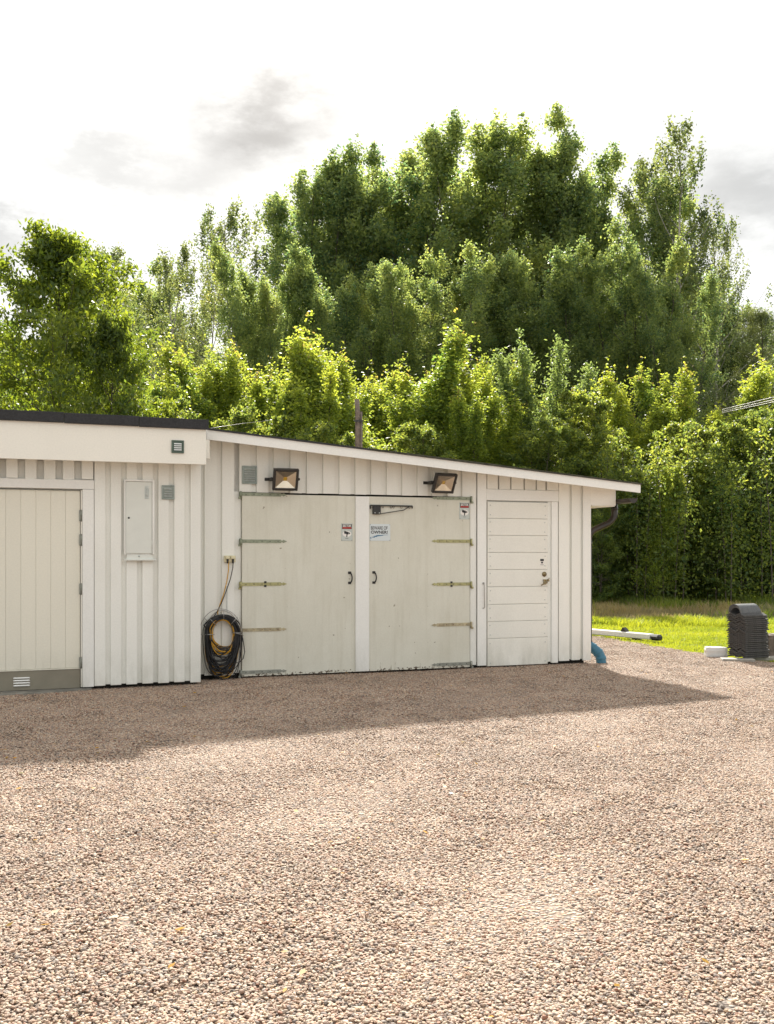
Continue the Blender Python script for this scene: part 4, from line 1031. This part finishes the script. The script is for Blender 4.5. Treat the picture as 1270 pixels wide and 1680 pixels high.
n = 26000; X = r.uniform(2, 12, n); Y = 20.2 + 1.9 * r.uniform(0, 1, n) ** .7; ok = (X > edge_x(Y) + .1) & (np.sin(X * 3.3 + Y * 2) + np.sin(X * 1.3) > .2); X, Y = X[ok], Y[ok]
V, Fc = blades(X, Y, .16, .012, .7, 5); me = np_mesh('grass_tufts', V, Fc, [M_grass]); o = bpy.data.objects.new('grass_tufts', me); COL.objects.link(o); o['kind'] = 'stuff'; o['label'] = 'taller bright green grass tufts at the back of the lawn'
n = 110000; X = r.uniform(-1, 17, n); Y = 21.2 + 17 * r.uniform(0, 1, n) ** 1.25
ok = (X > edge_x(Y) * .6 + .3) & (X < .42 * Y + 2.5) & ((np.sin(X * 2.1 + 3 * np.sin(Y * .6)) + np.sin(Y * 1.9 + X * .7)) > -1.5); X, Y = X[ok], Y[ok]
front = 21.6 + .5 * np.sin(X * 1.3) + .3 * np.sin(X * 3.7)
ok = Y > front; X, Y = X[ok], Y[ok]; front = front[ok]
patch = np.sin(X * 1.15 + 1.0) + .8 * np.sin(Y * .9 + X * .5) + r.normal(0, .5, len(X)); straw = (patch + np.where((Y > 22.2) & (Y < 25.5), 1.6, -.8) > .6) & (Y < 29)
hgt = np.where(Y - front < 1.5, .15, .28) * (1 + .35 * np.sin(X * 1.7 + Y)); hgt = np.where(straw, hgt * .9, hgt)
for nm, sel, mt, lb in (('meadow_grass', ~straw, M_meadow, 'tall rough green grass in front of the trees'), ('dry_grass', straw, M_straw, 'straw coloured dry grass at the edge of the lawn')):
    V, Fc = blades(X[sel], Y[sel], hgt[sel], .020 if nm == 'meadow_grass' else .016, .6, 3); me = np_mesh(nm, V, Fc, [mt]); o = bpy.data.objects.new(nm, me); COL.objects.link(o); o['kind'] = 'stuff'; o['label'] = lb

# ================================================================== TREES
def leaf_quads(C, size, r, droop=0., aspect=.62, D=None, flat=0.):
    n = len(C); u = r.normal(0, 1, (n, 3)); 
    if D is not None: u = u * .55 + D
    u[:, 2] -= droop; u /= np.linalg.norm(u, axis=1)[:, None]
    v = r.normal(0, 1, (n, 3)); v[:, 2] *= (1 - flat); v -= (v * u).sum(1)[:, None] * u; v /= np.linalg.norm(v, axis=1)[:, None]
    s = size * r.uniform(.65, 1.25, n)[:, None]
    V = np.concatenate([C - u * s * .5, C + v * s * aspect * .5 - u * s * .05, C + u * s * .5, C - v * s * aspect * .5 - u * s * .05], 0); i = np.arange(n)
    return V, np.stack([i, i + n, i + 2 * n, i + 3 * n], 1)
def skeleton(seed, Ht, R, nb, ang, lowest, prof, sub=7, leaders=1, bend=.25, lead_spread=.16, shoot=0.):
    """returns tube list and foliage points with outward directions"""
    r = random.Random(seed); tubes = []; pts = []; dirs = []; wts = {}
    for L in range(leaders):
        az = r.uniform(0, 6.28); sp = (0 if leaders == 1 else lead_spread * Ht * r.uniform(.5, 1)); topz = Ht * (1 if leaders == 1 else r.uniform(.91, 1.0))
        P = []; n = 9; s0 = .12
        for i in range(n):
            s = i / (n - 1); q = max(0, (s - s0) / (1 - s0)) ** 1.1
            P.append(Vector((math.cos(az) * sp * q + .012 * Ht * math.sin(5 * s + L + seed) * s, math.sin(az) * sp * q + .012 * Ht * math.cos(4 * s + seed) * s, topz * s)))
        r0 = .0105 * Ht / (leaders ** .5)
        tubes.append((P, [max(.012, r0 * (1 - .93 * i / (n - 1))) for i in range(n)], 6))
        def at(s):
            x = min(s, .9999) * (n - 1); i = int(x); return P[i].lerp(P[i + 1], x - i)
        m = nb if leaders == 1 else int(nb / leaders * 1.15)
        for k in range(m):
            s = lowest + (1 - lowest) * ((k + r.random()) / m); az2 = k * 2.4 + r.uniform(-.6, .6); Lb = R * prof((s - lowest) / (1 - lowest)) * r.uniform(.65, 1.15) * (1 if leaders == 1 else .75)
            el = RAD(ang(s) + r.uniform(-12, 12)); d = Vector((math.cos(az2) * math.cos(el), math.sin(az2) * math.cos(el), math.sin(el))); b0 = at(s); br = [b0]; m2 = 5
            for j in range(1, m2 + 1):
                d = (d + Vector((r.uniform(-.12, .12), r.uniform(-.12, .12), bend * .16))).normalized(); br.append(br[-1] + d * Lb / m2)
            tubes.append((br, [max(.006, .0035 * Ht * (1 - s) + .010) * (1 - .8 * j / m2) for j in range(m2 + 1)], 3))
            for j in range(sub):
                f = .25 + .75 * (j + .6) / sub; x = f * m2; i = min(int(x), m2 - 1); p = br[i].lerp(br[i + 1], x - i)
                a3 = r.uniform(0, 6.28); ll = Lb * .26 * (1.1 - f * .5) * r.uniform(.5, 1.4); od = (d * .8 + Vector((math.cos(a3), math.sin(a3), r.uniform(-.35, .5)))).normalized()
                for q in (.35, .75, 1.0): pts.append(p + od * ll * q); dirs.append(od)
            pts.append(br[-1]); dirs.append(d)
            if shoot > 0 and s > .25:
                for z_ in range(2):
                    q0 = br[-1 - z_] ; hgt = shoot * r.uniform(.5, 1.3) * (.6 + .4 * s); sx, sy = r.uniform(-.25, .25), r.uniform(-.25, .25)
                    for q in range(5): pts.append(q0 + Vector((sx * hgt * q / 4, sy * hgt * q / 4, hgt * q / 4))); dirs.append(Vector((0, 0, 1))); wts[len(pts) - 1] = .62 - .09 * q
        for q in range(8): pts.append(at(.86 + .14 * q / 7)); dirs.append(Vector((0, 0, 1))); wts[len(pts) - 1] = .6 - .05 * q
    Wt = np.ones(len(pts)); 
    for k_, v_ in wts.items(): Wt[k_] = v_
    return tubes, np.array([tuple(p) for p in pts]), np.array([tuple(p) for p in dirs]), Wt
def tree_meshes(nm, seed, Ht, R, nb, ang, lowest, prof, per, spread, size, leafm, barkm, sub=7, leaders=1, droop=0., hang=0., flat=0., aspect=.62, bend=.25, along=0., lead_spread=.16, shoot=0.):
    tubes, C, D, Wt = skeleton(seed, Ht, R, nb, ang, lowest, prof, sub, leaders, bend, lead_spread, shoot); w = MB()
    kz = Ht / (C[:, 2].max() + spread * .6 - hang * .15); C = C * [1, 1, kz]; tubes = [([Vector((p.x, p.y, p.z * kz)) for p in P], a, b) for P, a, b in tubes]
    for P, rs, k in tubes: w.tube(P, rs, k, cap=False)
    tm = mesh_from('trunk', w, barkm); r = np.random.RandomState(seed)
    cnt = r.poisson(per * r.uniform(.1, 1.9, len(C)) * Wt ** .8); Q = np.repeat(C, cnt, 0); DD = np.repeat(D, cnt, 0); off = r.normal(0, 1, Q.shape) * (spread * np.repeat(Wt, cnt))[:, None]; off[:, 2] *= (1 - flat * .65)
    Q = Q + off + DD * r.uniform(-.3, .6, (len(Q), 1)) * spread
    if hang > 0: Q[:, 2] -= np.abs(r.normal(0, hang, len(Q))); Q[:, :2] -= off[:, :2] * .55
    Q = Q[Q[:, 2] > .25]; DD = DD[:len(Q)] if along else None
    V, Fc = leaf_quads(Q, size, r, droop, aspect, (DD * along if along else None), flat)
    cm = np_mesh('crown', V, Fc, [leafm]); return tm, cm, Ht, len(Fc)
asp_prof = lambda s: math.sin(math.pi * min(1, .22 + .76 * s)) ** .8 * (.95 + .2 * s) + .04
young_prof = lambda s: (1 - s) ** 1.1 * 1.2 + .03
wide_prof = lambda s: math.sin(math.pi * min(1, .18 + .80 * s)) ** .7 + .05
T = {}
T['aspen'] = [tree_meshes('aspen', 10 + i, 22, (4.4, 4.2, 4.6, 4.2)[i], 92, lambda s: 30 + 30 * s, .10, asp_prof, 28, .24, .16, M_aspen, M_bark, 6, (5, 6, 4, 5)[i], lead_spread=.19, shoot=.8) for i in range(4)]
T['birch'] = [tree_meshes('birch', 30 + i, 20, 4.8, 52, lambda s: 25 + 30 * s, .2, wide_prof, 14, .18, .15, M_birch, M_birchbark, 6, (1, 2)[i], hang=.5, droop=.6) for i in range(2)]
T['young'] = [tree_meshes('young', 50 + i, 8, 2.1, 104, lambda s: 38 + 26 * s, .05, young_prof, 13, .105, .076, M_birchy, M_bark, 6, (4, 5, 3, 4)[i], bend=.9, lead_spread=.20, shoot=.85) for i in range(4)]
T['willow'] = [tree_meshes('willow', 70, 8, 2.2, 96, lambda s: 40 + 26 * s, .06, young_prof, 10, .12, .10, M_willow, M_bark, 6, 4, aspect=.4, bend=.6, lead_spread=.2, shoot=.5)]
T['thick'] = [tree_meshes('thick', 90 + i, 8, 2.7, 84, lambda s: 4 + 42 * s * s, (.03, .12, .06)[i], lambda s: wide_prof(s) * .95, 17, .12, .115, M_dark_leaf, M_bark, 6, (3, 4, 2)[i], lead_spread=.15, shoot=.18, flat=.5, bend=.35) for i in range(3)]
T['chestnut'] = [tree_meshes('chestnut', 110 + i, 9.5, 4.2, 84, lambda s: 14 + 40 * s, .06, lambda s: (1 - s) ** .7 * 1.0 + .08, 19, .15, .145, M_chest, M_bark, 8, 1 + i, droop=.75, flat=.75, aspect=.42, bend=.1) for i in range(2)]
T['pine'] = [tree_meshes('pine', 130, 14, 3.6, 50, lambda s: 8 + 25 * s, .15, lambda s: (1 - s) ** .6 + .08, 28, .24, .17, M_pine, M_bark, 7, 1, flat=.6, aspect=.16, along=1.2)]
print('leaves', {k: [x[3] for x in v] for k, v in T.items()})
GRP = {'aspen': 'tall aspens behind the shed', 'birch': 'birches in the tree line', 'young': 'young yellow-green trees behind the shed', 'willow': 'young yellow-green trees behind the shed', 'thick': 'leafy bushes at the edge of the wood', 'chestnut': 'chestnut trees at left', 'pine': 'pines at right'}
CAT = {'aspen': 'tree', 'birch': 'tree', 'young': 'tree', 'willow': 'tree', 'thick': 'bush', 'chestnut': 'tree', 'pine': 'tree'}
NAME = {'aspen': 'aspen_tree', 'birch': 'birch_tree', 'young': 'young_birch_tree', 'willow': 'willow_tree', 'thick': 'leafy_bush', 'chestnut': 'chestnut_tree', 'pine': 'pine_tree'}
def plant(kind, var, px, top, Z, wid, label, group=None, rot=None):
    """wid: crown width factor; a tree whose top shows at photo height `top`"""
    rot = (px * 1.37 + Z) % 6.28; top += 13 if (Z >= 50 or kind == 'chestnut') else 0; Z = Z * 1.27 if Z >= 50 else Z; wid *= {'aspen': 1.4, 'young': 1.3, 'willow': 1.2, 'birch': 1.15}.get(kind, 1.0); tm, cm, Ht, _ = T[kind][var % len(T[kind])]; X = (px - CX) / F * Z; ht = H + (HY - top) / F * Z; s = ht / Ht
    o = bpy.data.objects.new(NAME[kind], None); COL.objects.link(o); o.location = (X, Z, -.05); o.scale = (s * wid, s * wid, s)
    o.rotation_euler = (0, 0, rot if rot is not None else (px * 1.37 + Z) % 6.28); o['label'] = label; o['category'] = CAT[kind]; o['group'] = group or GRP[kind]
    for nm, me in (('trunk', tm), ('crown', cm)):
        c = bpy.data.objects.new(nm, me); COL.objects.link(c); c.parent = o
A = 'aspen'
trees = [
 ('chestnut', 0, 95, 362, 25, 1.05, 'broad dark green chestnut with drooping leaves, leftmost large crown'),
 ('chestnut', 0, -60, 440, 27, 1.0, 'chestnut cut off by the left edge of the photo'),
 ('chestnut', 0, 185, 500, 24, .75, 'smaller chestnut in front of the left one, with yellow-green side boughs'),
 ('birch', 0, 150, 385, 52, .8, 'birch whose thin top peeks over the chestnut'),
 ('birch', 1, 232, 392, 50, .95, 'greyish green birch between the chestnut and the sparse tall birch'),
 ('birch', 0, 375, 322, 50, .95, 'sparse tall drooping birch with sky showing through, left of the aspens'),
 ('birch', 1, 318, 410, 48, .8, 'lower drooping birch in front of the sparse tall birch'),
 (A, 2, 430, 400, 46, .62, 'small bright green aspen at the left foot of the tall aspens'),
 (A, 0, 512, 285, 54, .75, 'leftmost tall aspen, lower than its neighbours'),
 (A, 1, 575, 258, 56, .8, 'second tall aspen from the left in the main group'),
 (A, 2, 640, 212, 55, .85, 'tall aspen with a thin twin top left of the highest aspen'),
 (A, 3, 692, 240, 58, .7, 'aspen between the twin-topped one and the highest aspen'),
 (A, 0, 748, 190, 54, .9, 'highest aspen with a pointed top in the middle of the group'),
 (A, 1, 822, 197, 57, .85, 'dense tall aspen just right of the highest one'),
 (A, 2, 893, 196, 55, .72, 'aspen with a rounded leaning top, right of the middle'),
 (A, 3, 968, 226, 54, .62, 'slim aspen standing apart right of the rounded one'),
 (A, 0, 1022, 272, 53, .72, 'light green aspen between the slim aspen and the airy birch'),
 ('birch', 1, 1105, 222, 52, .9, 'airy tall birch with dark dots of leaves against the sky at right'),
 ('birch', 0, 1172, 335, 52, .7, 'birch with loose hanging boughs, outermost right of the tall trees'),
 (A, 1, 1062, 368, 47, .72, 'mid-height aspen in front of the airy birch'),
 (A, 2, 1118, 425, 45, .62, 'lower rounded aspen right of the tall group'),
 ('pine', 0, 1248, 505, 42, 1.05, 'pine with layered boughs at the right edge'),
 (A, 3, 1262, 462, 56, .8, 'pale green aspen beyond the pine at the right edge'),
 (A, 0, 1205, 482, 58, .7, 'distant small-looking aspen between the birch and the pine'),
 (A, 1, 1350, 480, 52, .8, 'aspen cut off by the right edge'),
 (A, 3, 560, 400, 48, .7, 'mid-height aspen in front of the second tall aspen'),
 (A, 0, 660, 410, 49, .75, 'mid-height aspen before the twin-topped aspen'),
 (A, 1, 770, 395, 48, .75, 'mid-height aspen before the highest aspen'),
 (A, 2, 860, 400, 49, .75, 'mid-height aspen below the dense tall one'),
 (A, 3, 950, 420, 48, .75, 'mid-height aspen below the slim aspen'),
 (A, 0, 480, 455, 46, .6, 'low aspen under the leftmost tall aspen'),
 # young front row
 ('young', 0, 262, 600, 31, 1.0, 'young tree at the left end of the bright row, beside the chestnut'),
 ('young', 1, 318, 565, 32, 1.0, 'young yellow-green tree second from the left of the bright row'),
 ('young', 2, 362, 535, 33, 1.0, 'young tree with orange tips left of the fullest yellow one'),
 ('young', 3, 405, 545, 32, 1.1, 'full yellow-green young tree with reddish tips above the roof step'),
 ('young', 0, 455, 540, 33, 1.05, 'young tree with pink-orange shoots right of the roof step'),
 ('young', 1, 505, 572, 31, 1.0, 'shorter young tree just left of the pole'),
 ('young', 2, 560, 545, 32, 1.0, 'young tree with yellow shoots left of the highest young tree'),
 ('young', 3, 618, 512, 32, 1.25, 'highest young tree of the bright row, with orange pointed shoots'),
 ('young', 0, 668, 560, 31, 1.05, 'young tree leaning right beside the highest young tree'),
 ('young', 1, 725, 580, 32, 1.1, 'greener young tree above the middle of the shed roof'),
 ('young', 2, 778, 630, 31, 1.0, 'short young tree before the gap in the bright row'),
 ('young', 0, 833, 545, 32, .95, 'slender young tree with bright golden top above the right floodlight'),
 ('willow', 0, 905, 548, 33, 1.0, 'grey-green bushy willow right of the golden slender tree'),
 ('thick', 0, 955, 640, 32, 1.0, 'dark leafy bush between the willow and the slim young trees'),
 ('young', 1, 1000, 595, 33, .95, 'slim young tree above the shed eave'),
 ('young', 2, 1085, 575, 34, 1.15, 'young tree with pale shoots above the gutter end'),
 ('young', 3, 1155, 565, 34, 1.1, 'young tree with reddish shoots left of the wires'),
 ('thick', 1, 1215, 665, 30, 1.05, 'rounded green bush below the wires'),
 ('young', 0, 1078, 735, 28, .85, 'small pale young tree right of the shed gutter'),
 ('thick', 0, 1135, 690, 30, 1.1, 'dense dark bush behind the small pale tree'),
 ('thick', 1, 1040, 765, 29, 1.0, 'low dark bush right behind the shed corner'),
 ('thick', 0, 1270, 720, 30, 1.1, 'bush at the right edge above the tile stack'),
 ('thick', 1, 1175, 800, 28.5, .9, 'low bush in front of the dense dark bush'),
 ('thick', 0, 985, 800, 28, .9, 'leafy bush showing just beside the blue pipe corner'),
 ('thick', 1, 880, 680, 30, 1.1, 'dark bush behind the plank door roof'),
 ('thick', 0, 700, 690, 29, 1.1, 'dark bush behind the middle of the roof'),
 ('thick', 1, 540, 690, 29, 1.1, 'dark bush at the foot of the pole'),
 ('thick', 0, 420, 660, 29, 1.0, 'green bush just above the roof step'),
 ('thick', 1, 250, 640, 28, 1.1, 'dark bush above the black roof edge'),
 ('thick', 0, 1340, 640, 31, 1.2, 'bush beyond the right edge of the photo'),
]
for i, (k, v, px, top, Z, wd, lb) in enumerate(trees): plant(k, v, px, top, Z, wd, lb)
R = random.Random(77)
places = ['above the small vent in the cream fascia', 'above the right end of the black roof edge', 'above the roof step', 'above the power socket', 'above the left floodlight', 'left of the wooden pole', 'just right of the wooden pole', 'above the beware sign', 'above the right floodlight', 'above the hinge side of the right plywood door', 'above the plank door', 'above the right jamb of the plank door', 'above the shed corner', 'above the gutter end', 'above the black end cap of the white beam', 'left of the overhead wires', 'behind the overhead wires']
for i, px in enumerate(range(225, 1260, 62)):
    plant('young', i + 2, px + R.uniform(-15, 15), (575 if px < 760 else 625) + R.uniform(-22, 30), 35.5 + R.uniform(-.8, .8), 1.1, 'second-rank young tree ' + places[i], 'second rank of young trees')
# back rows of the wood, one mass of aspens behind the countable ones
k = 0
for Z, y0 in ((62, 420), (70, 470)):
    for px in range(-200, 1500, 95):
        top = y0 + R.uniform(-30, 60) + (40 if px < 450 else 0) + (110 if px > 1130 else 0) + (60 if px < 100 else 0)
        plant(A, k, px + R.uniform(-25, 25), top, Z, .95, 'aspen deep in the wood, filling the gaps behind the front trees', 'aspens deep in the wood'); k += 1
for i in range(34):
    px = 700 + i * 22; plant('thick', i, px + R.uniform(-12, 12), R.uniform(690, 760), 39 + R.uniform(-2, 4), 1.25, 'bush in the dark interior of the wood behind the front trees', 'bushes inside the wood')
R2 = random.Random(5)
for i in range(15):
    px = 985 + i * 20 + R2.uniform(-8, 8); Z = R2.uniform(27.5, 29.5); X0 = (px - CX) / F * Z; hh = R2.uniform(3.2, 5.0); lx = R2.uniform(-.25, .25)
    o = thing('sapling', 'slender leafy sapling in the shade at the edge of the wood', 'sapling', (X0, Z, -.05), 'slender saplings at the wood edge', 'world')
    w = MB(); w.tube([(X0, Z, -.05), (X0 + lx * .3, Z, hh * .4), (X0 + lx, Z + .1, hh)], [.022, .017, .006], 6, cap=False); part('trunk', w, M_bark, o)
    rr = np.random.RandomState(i + 900); nn = 950; zz = .25 + hh * rr.uniform(0, 1, nn) ** .85; a_ = rr.uniform(0, 6.28, nn); rd = rr.uniform(.05, .75, nn) * np.clip((hh + .5 - zz) / 1.6, .2, 1)
    Q = np.stack([lx * (zz / hh) ** 1.3 + rd * np.cos(a_), rd * np.sin(a_), zz + .05], 1); Vq, Fq = leaf_quads(Q, .10, rr, .3, flat=.4)
    c = bpy.data.objects.new('crown', np_mesh('crown', Vq, Fq, [M_dark_leaf])); COL.objects.link(c); c.parent = o
# undergrowth at the foot of the trees
for i in range(14):
    px = 960 + i * 30; plant('thick', i, px + R.uniform(-12, 12), R.uniform(905, 945), 31 + R.uniform(-1, 5), 2.2, 'low undergrowth bush at the foot of the trees behind the meadow', 'undergrowth bushes')
print('objects', len(bpy.data.objects))
